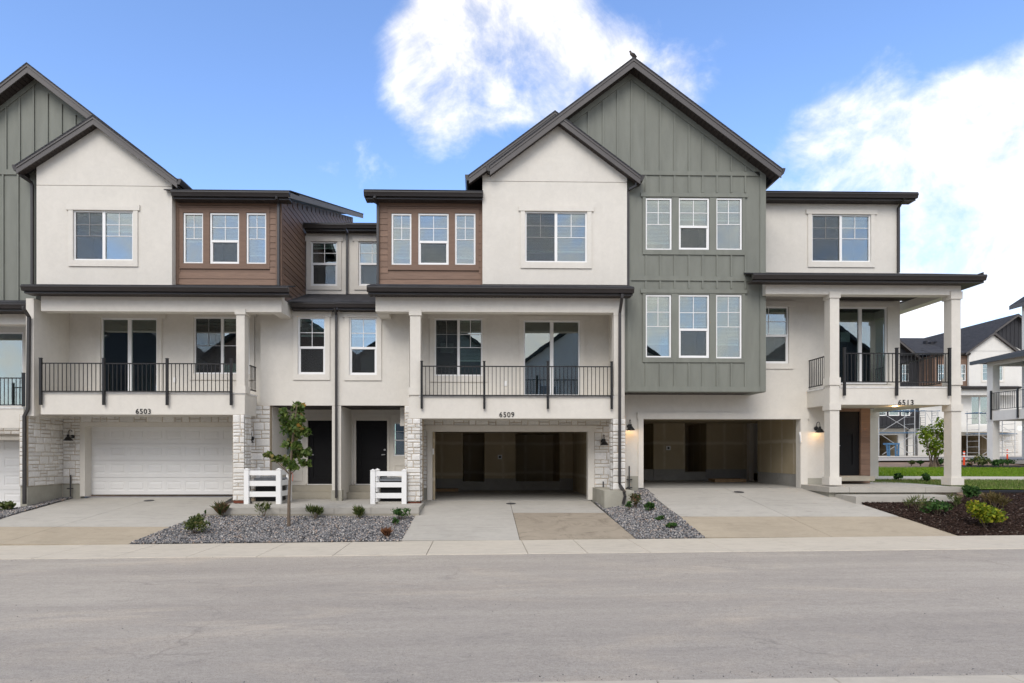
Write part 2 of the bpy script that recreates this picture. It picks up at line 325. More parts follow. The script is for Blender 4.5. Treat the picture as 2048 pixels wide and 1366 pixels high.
# ------------------------------------------------------------------ helpers: objects
W = {}                                  # world position of every object made here
def place(o, loc, parent=None):
    o.location = loc; W[o.name] = Vector(loc); col.objects.link(o)
    if parent:
        o.parent = parent; o.matrix_parent_inverse = Matrix.Translation(-W[parent.name])
    return o
def tag(o, label=None, cat=None, group=None, kind=None):
    for k, v in (('label', label), ('category', cat), ('group', group), ('kind', kind)):
        if v: o[k] = v
    return o
def empty(name, loc, label, cat, group=None):
    o = bpy.data.objects.new(name, None); o.empty_display_size = .2
    place(o, loc); return tag(o, label, cat, group)
class MB:
    def __init__(s): s.v = []; s.f = []
    def add(s, vs, fs):
        b = len(s.v); s.v += [tuple(v) for v in vs]; s.f += [tuple(i+b for i in f) for f in fs]; return s
    def box(s, x0, x1, y0, y1, z0, z1):
        return s.add([(x0,y0,z0),(x1,y0,z0),(x1,y1,z0),(x0,y1,z0),(x0,y0,z1),(x1,y0,z1),(x1,y1,z1),(x0,y1,z1)],
                     [(0,3,2,1),(4,5,6,7),(0,1,5,4),(1,2,6,5),(2,3,7,6),(3,0,4,7)])
    def prism_y(s, poly, y0, y1):       # outline in x,z (counter-clockwise seen from the front) pushed along y
        n = len(poly); vs = [(x, y0, z) for x, z in poly]+[(x, y1, z) for x, z in poly]
        return s.add(vs, [tuple(range(n)), tuple(range(2*n-1, n-1, -1))]+[((i+1) % n, i, i+n, (i+1) % n+n) for i in range(n)])
    def prism_x(s, poly, x0, x1):       # outline in y,z pushed along x
        n = len(poly); vs = [(x0, y, z) for y, z in poly]+[(x1, y, z) for y, z in poly]
        return s.add(vs, [tuple(range(n-1, -1, -1)), tuple(range(n, 2*n))]+[(i, (i+1) % n, (i+1) % n+n, i+n) for i in range(n)])
    def prism_z(s, poly, z0, z1):
        n = len(poly); vs = [(x, y, z0) for x, y in poly]+[(x, y, z1) for x, y in poly]
        return s.add(vs, [tuple(range(n-1, -1, -1)), tuple(range(n, 2*n))]+[(i, (i+1) % n, (i+1) % n+n, i+n) for i in range(n)])
    def tube(s, pts, r, n=8, cap=True):
        pts = [Vector(p) for p in pts]; rs = r if isinstance(r, (list, tuple)) else [r]*len(pts)
        rings = []
        for i, p in enumerate(pts):
            d = (pts[min(i+1, len(pts)-1)]-pts[max(i-1, 0)]).normalized()
            a = d.cross(Vector((0, 0, 1)) if abs(d.z) < .9 else Vector((0, 1, 0))).normalized(); b = d.cross(a)
            rings.append([p+rs[i]*(math.cos(2*math.pi*k/n+math.pi/n)*a+math.sin(2*math.pi*k/n+math.pi/n)*b) for k in range(n)])
        vs = [v for r_ in rings for v in r_]; fs = []
        for i in range(len(pts)-1):
            for k in range(n): fs.append((i*n+k, i*n+(k+1) % n, (i+1)*n+(k+1) % n, (i+1)*n+k))
        if cap: fs += [tuple(range(n-1, -1, -1)), tuple(range((len(pts)-1)*n, len(pts)*n))]
        return s.add(vs, fs)
    def lathe(s, prof, c, n=20):
        c = Vector(c); vs = []; fs = []
        for r, z in prof:
            for k in range(n): vs.append((c.x+r*math.cos(2*math.pi*k/n), c.y+r*math.sin(2*math.pi*k/n), c.z+z))
        for i in range(len(prof)-1):
            for k in range(n): fs.append((i*n+k, i*n+(k+1) % n, (i+1)*n+(k+1) % n, (i+1)*n+k))
        return s.add(vs, fs)
    def obj(s, name, mat, parent=None, smooth=False, kind=None, label=None):
        a = np.array(s.v); o_ = Vector(((a[:, 0].min()+a[:, 0].max())/2, (a[:, 1].min()+a[:, 1].max())/2, a[:, 2].min()))
        me = bpy.data.meshes.new(name); me.from_pydata([Vector(v)-o_ for v in s.v], [], s.f); me.materials.append(MATS[mat])
        if smooth:
            me.polygons.foreach_set('use_smooth', [True]*len(me.polygons)); me.set_sharp_from_angle(angle=R(40))
        me.update(); o = place(bpy.data.objects.new(name, me), o_, parent); return tag(o, label, kind=kind)
_shared = {}
def shared(key, build, mat):
    if key not in _shared:
        me = bpy.data.meshes.new(key); v, f = build(); me.from_pydata(v, [], f); me.materials.append(MATS[mat]); me.update(); _shared[key] = me
    return _shared[key]
def unit_box():
    m = MB().box(-.5, .5, -.5, .5, -.5, .5); return m.v, m.f
def piece(name, x0, x1, y0, y1, z0, z1, mat, parent):        # a plain bar, board or slat that shares one mesh with its like
    o = bpy.data.objects.new(name, shared('bar_'+mat, unit_box, mat)); o.scale = (x1-x0, y1-y0, z1-z0)
    return place(o, ((x0+x1)/2, (y0+y1)/2, (z0+z1)/2), parent)
def wall_holes(mb, x0, x1, z0, z1, y0, y1, holes):           # a wall with openings cut through it
    xs = sorted({x0, x1, *[min(max(v, x0), x1) for h in holes for v in (h[0], h[1])]})
    zs = sorted({z0, z1, *[min(max(v, z0), z1) for h in holes for v in (h[2], h[3])]})
    def solid(i, j):
        if i < 0 or j < 0 or i >= len(xs)-1 or j >= len(zs)-1: return False
        cx, cz = (xs[i]+xs[i+1])/2, (zs[j]+zs[j+1])/2
        return not any(h[0] < cx < h[1] and h[2] < cz < h[3] for h in holes)
    for i in range(len(xs)-1):
        for j in range(len(zs)-1):
            if not solid(i, j): continue
            a, b, c, d = xs[i], xs[i+1], zs[j], zs[j+1]
            mb.add([(a,y0,c),(b,y0,c),(b,y0,d),(a,y0,d)], [(0,1,2,3)]); mb.add([(a,y1,c),(b,y1,c),(b,y1,d),(a,y1,d)], [(3,2,1,0)])
            if not solid(i-1, j): mb.add([(a,y0,c),(a,y0,d),(a,y1,d),(a,y1,c)], [(0,1,2,3)])
            if not solid(i+1, j): mb.add([(b,y0,c),(b,y0,d),(b,y1,d),(b,y1,c)], [(3,2,1,0)])
            if not solid(i, j-1): mb.add([(a,y0,c),(b,y0,c),(b,y1,c),(a,y1,c)], [(3,2,1,0)])
            if not solid(i, j+1): mb.add([(a,y0,d),(b,y0,d),(b,y1,d),(a,y1,d)], [(0,1,2,3)])
    return mb
def rect(r, Y):
    x0, y0, x1, y1 = r; m = (x0+x1)/2
    return X(x0, Y), X(x1, Y), Z(m, y1, Y), Z(m, y0, Y)      # X0 X1 Z0 Z1
def wall(parent, r, Y, holes=(), mat='stucco', thick=.2, name='wall'):
    a = rect(r, Y); hs = [rect(h, Y) for h in holes]
    return wall_holes(MB(), *a, Y, Y+thick, hs).obj(name, mat, parent)
def box_px(name, r, Y, depth, mat, parent, proud=0):
    a = rect(r, Y); return MB().box(a[0], a[1], Y-proud, Y+depth, a[2], a[3]).obj(name, mat, parent)

# ------------------------------------------------------------------ helpers: house parts
def window(parent, Y, r, kind='hung', blind=0., trim=None, screen=None, deep=.95, room=True, rail=.55, inset=.02, fr='white_vinyl'):
    x0, x1, z0, z1 = rect(r, Y); fw = .048; yf, yb = Y+inset, Y+inset+.07
    mb = MB(); mb.box(x0, x1, yf, yb, z1-fw, z1); mb.box(x0, x1, yf, yb, z0, z0+fw); mb.box(x0, x0+fw, yf, yb, z0+fw, z1-fw); mb.box(x1-fw, x1, yf, yb, z0+fw, z1-fw)
    ix0, ix1, iz0, iz1 = x0+fw, x1-fw, z0+fw, z1-fw; cx = (x0+x1)/2; lites = []
    if kind in ('slider', 'patio'):
        mw = .04 if kind == 'slider' else .055
        mb.box(cx-mw, cx+mw, yf-.004, yb, iz0, iz1); lites = [(ix0, cx-mw, iz0, iz1), (cx+mw, ix1, iz0, iz1)]
    elif kind == 'hung':
        zr = z1-(z1-z0)*rail; mb.box(ix0, ix1, yf-.004, yb, zr-.035, zr+.035)
        e = .028; mb.box(ix0, ix0+e, yf+.012, yb, iz0, zr-.035); mb.box(ix1-e, ix1, yf+.012, yb, iz0, zr-.035)
        mb.box(ix0+e, ix1-e, yf+.012, yb, iz0, iz0+e)
        lites = [(ix0, ix1, zr+.035, iz1), (ix0+e, ix1-e, iz0+e, zr-.035)]
    else: lites = [(ix0, ix1, iz0, iz1)]
    w = mb.obj('window' if kind != 'patio' else 'patio_door', fr, parent)
    mu = MB(); t = .009
    for i, (a, b, c, d) in enumerate(lites):
        MB().box(a, b, yf+.035, yf+.041, c, d).obj('pane', 'window_glass', w)
        h = d-c
        if kind in ('slider', 'narrow'):
            m_ = d-h*.5; mu.box((a+b)/2-t, (a+b)/2+t, yf+.022, yf+.034, m_, d); mu.box(a, b, yf+.021, yf+.034, m_-t, m_+t); mu.box(a, b, yf+.021, yf+.034, d-h*.26-t, d-h*.26+t)
        elif kind == 'hung' and i == 0:
            mu.box((a+b)/2-t, (a+b)/2+t, yf+.022, yf+.034, c, d); mu.box(a, b, yf+.021, yf+.034, (c+d)/2-t, (c+d)/2+t)
        if screen is not None and i in screen: MB().box(a, b, yf+.016, yf+.018, c, d).obj('insect_screen', 'screen_mesh', w)
    if mu.v: mu.obj('muntins', fr, w)
    bl = blind if isinstance(blind, (list, tuple)) else [blind]*len(lites)
    if kind == 'hung': bl = bl[:1]
    for i, b_ in enumerate(bl):
        if b_ <= 0: continue
        a, b = (lites[i][0], lites[i][1]) if kind != 'hung' else (ix0, ix1)
        zt, zb = iz1, iz1-(iz1-iz0)*b_; m = MB(); y = yf+.12; k = 0
        m.box(a+.01, b-.01, y-.02, y+.03, zt-.05, zt)
        z = zt-.07
        while z > zb+.05:
            m.add([(a+.015, y-.016, z-.012), (b-.015, y-.016, z-.012), (b-.015, y+.02, z+.014), (a+.015, y+.02, z+.014)], [(0, 1, 2, 3)]); z -= .042
        m.box(a+.012, b-.012, y-.02, y+.02, zb, zb+.045)
        m.obj('blind', 'blind_white', w, kind='stuff')
    ox0, ox1, oz0, oz1 = x0, x1, z0, z1
    if room:
        y0, y1 = yb+.0, Y+deep; q = MB(); x0 += .003; x1 -= .003; z0 += .003; z1 -= .003
        q.add([(x0,y1,z0),(x1,y1,z0),(x1,y1,z1),(x0,y1,z1)], [(0,1,2,3)])
        q.add([(x0,y0,z0),(x1,y0,z0),(x1,y1,z0),(x0,y1,z0)], [(0,1,2,3)]); q.add([(x0,y0,z1),(x1,y0,z1),(x1,y1,z1),(x0,y1,z1)], [(3,2,1,0)])
        q.add([(x0,y0,z0),(x0,y1,z0),(x0,y1,z1),(x0,y0,z1)], [(0,1,2,3)]); q.add([(x1,y0,z0),(x1,y1,z0),(x1,y1,z1),(x1,y0,z1)], [(3,2,1,0)])
        q.obj('room_lining', 'room_grey', w)
    x0, x1, z0, z1 = ox0, ox1, oz0, oz1
    if trim:                             # trim = (mat, side px, head px, sill px, ear px)
        mat, sx, hd, sl, ear = trim; s = Y/F; m = MB(); p = .035
        m.box(x0-(sx+ear)*s, x1+(sx+ear)*s, Y-p-.012, Y-.001, z1, z1+hd*s)
        m.box(x0-sx*s, x0, Y-p, Y-.001, z0-sl*s, z1); m.box(x1, x1+sx*s, Y-p, Y-.001, z0-sl*s, z1); m.box(x0, x1, Y-p, Y-.001, z0-sl*s, z0)
        m.obj('window_trim', mat, parent)
    return w
def railing(parent, posts, ytop, ybot, Y, post_top=8, post_bot=26, sp=.117):
    s = Y/F; m = sum(posts)/len(posts); zt, zb = Z(m, ytop, Y), Z(m, ybot, Y); xs = [X(p, Y) for p in posts]
    top = MB().box(xs[0], xs[-1], Y-.02, Y+.02, zt-.03, zt).obj('railing', 'black_metal', parent)
    piece('bottom_rail', xs[0], xs[-1], Y-.02, Y+.02, zb, zb+.03, 'black_metal', top)
    for x in xs:
        piece('post', x-.032, x+.032, Y-.055, Y+.01, zb-post_bot*s, zt+post_top*s, 'black_metal', top)
        piece('post_cap', x-.04, x+.04, Y-.063, Y+.018, zt+post_top*s, zt+post_top*s+.02, 'black_metal', top)
    for a, b in zip(xs[:-1], xs[1:]):
        n = max(1, round((b-a)/sp))
        for i in range(1, n):
            x = a+(b-a)*i/n; piece('baluster', x-.0085, x+.0085, Y-.0085, Y+.0085, zb+.03, zt-.03, 'black_metal', top)
    return top
def side_railing(parent, Xp, y0, y1, zt, zb, sp=.117):
    top = MB().box(Xp-.02, Xp+.02, y0, y1, zt-.03, zt).obj('railing', 'black_metal', parent)
    piece('bottom_rail', Xp-.02, Xp+.02, y0, y1, zb, zb+.03, 'black_metal', top)
    n = max(2, round((y1-y0)/sp))
    for i in range(n+1):
        y = y0+.012+(y1-y0-.024)*i/n; piece('baluster', Xp-.0085, Xp+.0085, y-.0085, y+.0085, zb+.03, zt-.03, 'black_metal', top)
    return top
def gutter_profile(y, z, d=.125, h=.13):        # ogee-fronted gutter, outline in y,z seen from +x
    return [(y+d, z-h), (y+d, z), (y, z), (y, z-.03), (y+.018, z-.055), (y+.035, z-.10), (y+.045, z-h)]
def slats(mb, x0, x1, y0, y1, z, th=.012, sp=.1):
    n = max(1, int((x1-x0)/sp))
    for i in range(n):
        a = x0+(x1-x0)*i/n; b = x0+(x1-x0)*(i+1)/n-.012; mb.box(a, b, y0, y1, z, z+th)
    mb.box(x0, x1, y0, y1, z+th, z+th+.02)
def eave(parent, x0, x1, ytop, Yf, Ywall_low, roof_to, end_caps=True, roof_over=(0, 0), mat='bronze_gutter'):
    """gutter + fascia + slatted soffit + shingled roof strip; roof_to = (Y, z) where the slope meets the wall above"""
    m = (x0+x1)/2; zt = Z(m, ytop, Yf); a, b = X(x0, Yf), X(x1, Yf); h = .135
    g = MB().prism_x(gutter_profile(Yf, zt, .125, h), a, b).obj('gutter', mat, parent)
    MB().box(a+.02, b-.02, Yf+.128, Yf+.15, zt-h-.055, zt-.01).obj('fascia', mat, parent)
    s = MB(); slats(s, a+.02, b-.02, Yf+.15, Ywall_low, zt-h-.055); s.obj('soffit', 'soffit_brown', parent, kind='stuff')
    yr, zr = roof_to; t = .035
    MB().prism_x([(Yf+.03, zt-.005), (yr, zr-t-.01), (yr, zr), (Yf+.03, zt+t)], a-roof_over[0], b+roof_over[1]).obj('roof', 'shingle', parent)
    return zt, zt-h-.055
def downspout(parent, pts, w=.075, name='downspout', mat='bronze_pipe'):
    return MB().tube(pts, w*.62, 4).obj(name, mat, parent)
def gable_roof(parent, apex, le, re_, Yw, o, back, th=.27, soffit_sp=.13, gut=True, fmat='bronze_fascia'):
    """apex / left end / right end are pixels of the outer top edge at the rake face"""
    Yf = Yw-o; A, L, Rr = P(*apex, Yf), P(*le, Yf), P(*re_, Yf)
    def band(d0, d1, xa=L.x, xb=Rr.x):
        ml = (A.z-L.z)/(A.x-L.x); mr = (A.z-Rr.z)/(Rr.x-A.x)
        zl = A.z-(A.x-xa)*ml; zr = A.z-(xb-A.x)*mr
        return [(xa, zl-d1), (A.x, A.z-d1), (xb, zr-d1), (xb, zr-d0), (A.x, A.z-d0), (xa, zl-d0)]
    def sides(b): return [[b[0], b[1], b[4], b[5]], [b[1], b[2], b[3], b[4]]]
    m = MB()
    for q in sides(band(0, .05, L.x-.02, Rr.x+.02)): m.prism_y(q, Yf-.025, back)
    rf = m.obj('roof', 'shingle', parent)
    m = MB()
    for q in sides(band(.05, .05+th*.80)): m.prism_y(q, Yf, Yf+.03)
    for q in sides(band(.05, .05+th*.22)): m.prism_y(q, Yf-.018, Yf)
    m.obj('fascia', fmat, rf)
    m = MB()
    for (p0, p1) in ((L, A), (A, Rr)):
        n = max(1, int(abs(p1.x-p0.x)/soffit_sp/.8))
        for i in range(n):
            u0, u1 = i/n, (i+1)/n-.012/ (abs(p1.x-p0.x)/n) / n
            q0, q1 = p0.lerp(p1, u0), p0.lerp(p1, u1)
            m.prism_y([(q0.x, q0.z-.235), (q1.x, q1.z-.235), (q1.x, q1.z-.215), (q0.x, q0.z-.215)], Yf+.03, Yw)
        m.prism_y([(p0.x, p0.z-.215), (p1.x, p1.z-.215), (p1.x, p1.z-.2), (p0.x, p0.z-.2)], Yf+.03, Yw)
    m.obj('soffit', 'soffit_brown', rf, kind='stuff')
    if gut:
        for q, sg in ((L, -1), (Rr, 1)):
            pr = [(q.x, q.z-.17), (q.x+sg*.07, q.z-.17), (q.x+sg*.10, q.z-.10), (q.x+sg*.12, q.z-.03), (q.x+sg*.12, q.z), (q.x, q.z)]
            if sg < 0: pr = pr[::-1]
            MB().prism_y(pr, Yf+.0, back).obj('gutter', 'bronze_gutter', rf)
    return A, L, Rr, Yf
def gable_wall(parent, xl, xr, zb, A, L, Rr, Yw, mat, drop=.19, thick=.2, name='gable'):
    ml = (A.z-L.z)/(A.x-L.x); mr = (A.z-Rr.z)/(Rr.x-A.x)
    zl = A.z-drop-(A.x-xl)*ml; zr = A.z-drop-(xr-A.x)*mr
    return MB().prism_y([(xl, zb), (xr, zb), (xr, max(zr, zb+.01)), (A.x, A.z-drop), (xl, max(zl, zb+.01))], Yw, Yw+thick).obj(name, mat, parent)
def plank_mesh():
    v = [(-.5, 0, 0), (.5, 0, 0), (.5, -1, 0), (-.5, -1, 0), (-.5, 0, 1.06), (.5, 0, 1.06), (.5, -.35, 1.06), (-.5, -.35, 1.06)]
    return v, [(0, 1, 2, 3), (7, 6, 5, 4), (3, 2, 6, 7), (1, 0, 4, 5), (2, 1, 5, 6), (0, 3, 7, 4)]
def plank(parent, a, b, at, z, h, face='front', mat='brown_board'):
    if b-a < .02: return
    o = bpy.data.objects.new('plank', shared('plank_'+mat, plank_mesh, mat)); o.scale = (b-a, .022, h)
    if face == 'front': loc = ((a+b)/2, at, z)
    else: loc = (at, (a+b)/2, z); o.rotation_euler = (0, 0, R(90))
    place(o, loc, parent)
def stone_variant(seed):
    def build():
        rg = random.Random(seed); k = 4; v = []; f = []
        for j in range(k):
            for i in range(k):
                x, z = -.5+i/(k-1), -.5+j/(k-1); edge = i in (0, k-1) or j in (0, k-1)
                if edge: y = -.45; x *= .985; z *= .97
                else: x = (-.40, .40)[i-1]+rg.uniform(-.05, .05); z = (-.36, .36)[j-1]+rg.uniform(-.06, .06); y = -.8-rg.random()*.45
                v.append((x+(rg.uniform(-.015, .015)), y, z+rg.uniform(-.025, .025)))
        for j in range(k-1):
            for i in range(k-1): a = j*k+i; f.append((a, a+1, a+k+1, a+k))
        b = len(v); v += [(-.49, 0, -.485), (.49, 0, -.485), (.49, 0, .485), (-.49, 0, .485)]
        bot = [0, 1, 2, 3]; rt = [3, 7, 11, 15]; tp = [15, 14, 13, 12]; lf = [12, 8, 4, 0]
        for ring, (p, q) in ((bot, (b, b+1)), (rt, (b+1, b+2)), (tp, (b+2, b+3)), (lf, (b+3, b))): f.append(tuple([p, q]+ring[::-1]))
        return v, f
    return build
def veneer(house, face, at, u0, u1, z0, z1, seed, depth=.034, size=1.0):
    """stone cladding: face 'front' looks to the street (u = x, at = y), '+x' / '-x' are side faces (u = y, at = x)"""
    rg = random.Random(seed); m = MB(); t = .02
    if face == 'front': m.box(u0, u1, at-t, at, z0, z1)
    elif face == '+x': m.box(at, at+t, u0, u1, z0, z1)
    else: m.box(at-t, at, u0, u1, z0, z1)
    part = m.obj('stone_veneer', 'mortar', house); gap = .014
    def stone(a, b, c, d):
        o = bpy.data.objects.new('stone', shared('stone_%d' % (rg.randrange(8)), stone_variant(rg.randrange(999)), 'limestone'))
        o.scale = (b-a-gap, depth*rg.uniform(.8, 1.2), d-c-gap); cu, cz = (a+b)/2, (c+d)/2
        if face == 'front': loc = (cu, at-.008, cz)
        elif face == '+x': loc = (at+.008, cu, cz); o.rotation_euler = (0, 0, R(90))
        else: loc = (at-.008, cu, cz); o.rotation_euler = (0, 0, R(-90))
        place(o, loc, part)
    z = z0
    while z < z1-.03:
        h = rg.choice([.115, .19, .23, .25])*size
        if z1-(z+h) < .09: h = z1-z
        u = u0; last = False
        while u < u1-.02:
            w = rg.uniform(.16, .5)*size if h > .15 else rg.uniform(.2, .58)*size
            if u1-(u+w) < .10: w = u1-u
            if h > .17 and rg.random() < .5 and not (last and rg.random() < .5):
                k = rg.choice([.45, .5, .55]); stone(u, u+w, z, z+h*k)
                if w > .3 and rg.random() < .5: q = rg.uniform(.35, .65); stone(u, u+w*q, z+h*k, z+h); stone(u+w*q, u+w, z+h*k, z+h)
                else: stone(u, u+w, z+h*k, z+h)
                last = True
            else: stone(u, u+w, z, z+h); last = False
            u += w
        z += h
    return part
_fonts = {}
def number(parent, txt, px, py0, py1, Y):
    c = bpy.data.curves.new('number', 'FONT'); c.body = txt; c.align_x = 'CENTER'; c.extrude = .008; c.offset = .0; c.resolution_u = 6; c.space_character = 1.12
    h = Z(px, py0, Y)-Z(px, py1, Y); c.size = h/.70
    o = bpy.data.objects.new('tmp', c); col.objects.link(o); dg = bpy.context.evaluated_depsgraph_get()
    me = bpy.data.meshes.new_from_object(o.evaluated_get(dg)); bpy.data.objects.remove(o)
    me.transform(Matrix.Rotation(R(90), 4, 'X')); me.materials.clear(); me.materials.append(MATS['black_metal'])
    place(bpy.data.objects.new('house_number', me), (X(px, Y), Y-.012, Z(px, py1, Y)), parent)
def column(parent, r, Y, depth, cap=None, base=None, mat='stucco', name='column'):
    x0, x1, z0, z1 = rect(r, Y); c = MB().box(x0, x1, Y, Y+depth, z0, z1).obj(name, mat, parent)
    for k in (cap, base):
        if k:
            a, b, e = k; m = (r[0]+r[2])/2
            MB().box(x0-e, x1+e, Y-e, Y+depth+e, Z(m, b, Y), Z(m, a, Y)).obj('band', mat, c)
    return c
def wall_lamp(px, py, Y, label, lit=False, power=1.4):
    """gooseneck barn lamp; px, py is the centre of its round wall plate"""
    c = P(px, py, Y); r = empty('wall_lamp', c, label, 'wall lamp', 'black gooseneck wall lamps')
    m = MB(); n = 18
    for k, (y, rad) in enumerate(((0, .07), (-.03, .07), (-.04, .05))):
        m.v += [(c.x+rad*math.cos(2*math.pi*i/n), c.y+y, c.z+rad*math.sin(2*math.pi*i/n)) for i in range(n)]
    m.f += [(k*n+i, k*n+(i+1) % n, (k+1)*n+(i+1) % n, (k+1)*n+i) for k in range(2) for i in range(n)]+[tuple(range(2*n, 3*n))]
    m.obj('wall_plate', 'black_metal', r)
    arm = [(c.x, c.y-.03, c.z+.02)]+[(c.x, c.y-.13+.10*math.cos(t), c.z+.10+.10*math.sin(t)) for t in np.linspace(.0, math.pi, 12)]+[(c.x, c.y-.23, c.z+.03)]
    MB().tube(arm, .010, 8).obj('arm', 'black_metal', r, True)
    s = Vector((c.x, c.y-.23, c.z-.13))
    MB().lathe([(0.0, .19), (.035, .185), (.04, .12), (.055, .115), (.085, .07), (.135, .0), (.13, -.006), (.08, .062), (.05, .10), (0, .105)], s, 22).obj('shade', 'black_metal', r, True)
    if lit:
        MB().lathe([(0, .085), (.02, .08), (.032, .05), (.026, .02), (0, .01)], s, 12).obj('bulb', 'warm_bulb', r, True)
        l = bpy.data.lights.new('lamp_light', 'POINT'); l.energy = power; l.color = (1, .62, .28); l.shadow_soft_size = .03
        place(bpy.data.objects.new('lamp_light', l), s+Vector((0, .0, -.02)), r)
    return r
# ------------------------------------------------------------------ depths of the facade planes (metres from the camera)
YB, YG, YW, YBR, YE2, YE3, YDR, YGW, YGD = 18.35, 17.88, 18.60, 18.85, 19.35, 21.45, 20.95, 19.90, 20.20
CB, CG, CGN, CW, CPB = 18.50, 18.05, 18.75, 19.80, 20.40
TR = ('stucco_trim', 9, 11, 12, 4); TRW = ('stucco_trim', 9, 10, 11, 4)
XE = X(672, YE2)                     # party line between the two entries
PROF_A = [(14.66, -.03), (16.8, .37), (20.25, .655)]
PROF_B = [(14.66, 0.0), (16.8, .36), (19.95, .555)]
PROF_C = [(14.66, .04), (16.9, .60), (19.85, .945)]
SLAB_Z = .58                         # walk slab before the two entries

# ================================================================== townhouse 6503
A = empty('townhouse', (X(250, YB), YB, .4), 'white stucco townhouse numbered 6503 with closed white garage door and left balcony', 'townhouse', 'townhouses in the row')
# upper floor: white gable
wall(A, (73, 372, 344, 569), YW, [(147, 421, 267, 521)], thick=.35)
ga, gl, gr, gf = gable_roof(A, (186, 230), (32, 329), (354, 357), YW, .25, YW+3.2)
gable_wall(A, X(73, YW), X(344, YW), Z(208, 371, YW), ga, gl, gr, YW, 'stucco', drop=.2)
window(A, YW, (147, 421, 267, 521), 'slider', [.38, .40], TR, screen=[0])
MB().box(X(73, YW), X(73, YW)+.15, YW+.36, YW+3, Z(73, 560, YW), Z(73, 345, YW)).obj('side_wall', 'stucco', A)
MB().box(X(344, YW)-.16, X(344, YW)-.001, YW+.36, YW+3, Z(344, 560, YW), Z(344, 372, YW)).obj('side_wall', 'stucco', A)
# upper floor: brown box
def brown_front(house, r, wins, trim, planks_left, planks_right, blinds, screens):
    x0, x1, z0, z1 = rect(r, YBR)
    back = wall_holes(MB(), x0, x1, z0, z1, YBR, YBR+.2, [rect(w, YBR) for w in wins]).obj('siding', 'brown_trim', house)
    h = .182; z = z0; tx0, tx1, tz0, tz1 = rect(trim, YBR)
    pl, pr = X(planks_left, YBR), X(planks_right, YBR)
    while z < z1-.03:
        hh = min(h, z1-z)
        if z+hh <= tz0+.02 or z >= tz1-.02: plank(back, pl, pr, YBR-.002, z, hh)
        else: plank(back, pl, tx0, YBR-.002, z, hh); plank(back, tx1, pr, YBR-.002, z, hh)
        z += h
    m = MB(); ws = [rect(w, YBR) for w in wins]
    wall_holes(m, tx0, tx1, tz0, tz1, YBR-.034, YBR-.001, ws); m.obj('window_surround', 'brown_trim', house)
    MB().box(tx0-.03, tx1+.03, YBR-.055, YBR-.035, tz1-.012, tz1+.02).obj('drip_cap', 'brown_trim', house)
    for a, b in ((x0, pl), (pr, x1)): piece('corner_board', a, b, YBR-.03, YBR-.001, z0, z1, 'brown_trim', house)
    piece('frieze_board', pl, pr, YBR-.03, YBR-.003, z1-.16, z1, 'brown_trim', house)
    for w, k, b, s in zip(wins, ('narrow', 'hung', 'narrow'), blinds, screens): window(house, YBR-.03, w, k, b, None, screen=s)
brown_front(A, (350, 399, 562, 570), [(367, 426, 407, 527), (420, 426, 479, 528), (493, 426, 533, 528)], (360, 415, 540, 538), 358, 552,
            [.56, .52, .85], [None, [1], None])
zA = eave(A, 341, 578, 382, YBR-.45, YBR, (YBR+.6, Z(460, 382, YBR-.45)+.34))[0]
# its right side wall, planks running back from the street
xs = X(562, YBR); zb = Z(562, 604, YBR); z_r0 = zA-.02; slope = .325
sm = MB(); sm.add([(xs, YBR, zb), (xs, 29.6, zb), (xs, 29.6, z_r0+slope*(29.6-YBR)), (xs, YBR, z_r0)], [(0, 1, 2, 3)])
sm.add([(xs-.2, YBR+.2, zb), (xs-.2, 29.6, zb), (xs-.2, 29.6, z_r0+slope*(29.6-YBR)), (xs-.2, YBR+.2, z_r0)], [(3, 2, 1, 0)])
side = sm.obj('side_siding', 'brown_trim', A)
z = zb
while z < z_r0+slope*(29.4-YBR)-.2:
    y0 = YBR+.03 if z+.19 < z_r0 else YBR+(z+.19-z_r0)/slope+.03
    ceil3 = Z(680, 455, YE3)
    plank(side, y0, (YE3 if z < ceil3-.3 else 29.4), xs+.002, z, .182, '+x'); z += .182
piece('corner_board', xs-.0, xs+.03, YBR-.03, YBR+.10, zb, z_r0, 'brown_trim', A)
# rake of the brown box roof, rising to the ridge behind
xo = X(578, YBR-.45); y_f = YBR-.40
m = MB(); m.prism_x([(y_f, zA-.16), (30.2, zA-.16+slope*(30.2-y_f)), (30.2, zA+.03+slope*(30.2-y_f)), (y_f, zA+.03)], xo-.03, xo+.0).obj('rake_fascia', 'rake_metal', A)
MB().prism_x([(y_f, zA-.09), (30.2, zA-.09+slope*(30.2-y_f)), (30.2, zA-.06+slope*(30.2-y_f)), (y_f, zA-.06)], xs+.03, xo-.032).obj('rake_soffit', 'soffit_brown', A)
MB().prism_x([(y_f, zA+.03), (30.2, zA+.03+slope*(30.2-y_f)), (30.2, zA+.06+slope*(30.2-y_f)), (y_f, zA+.06)], X(341, YBR), xo+.02).obj('upper_roof', 'shingle', A)
downspout(A, [P(553, 392, YBR-.38), P(553, 396, YBR-.38), P(557, 408, YBR-.09), P(557, 571, YBR-.09)])
# roof over the balcony
zg, zs = eave(A, 40, 576, 572, YG, YB, (YW, Z(300, 569.5, YW)))
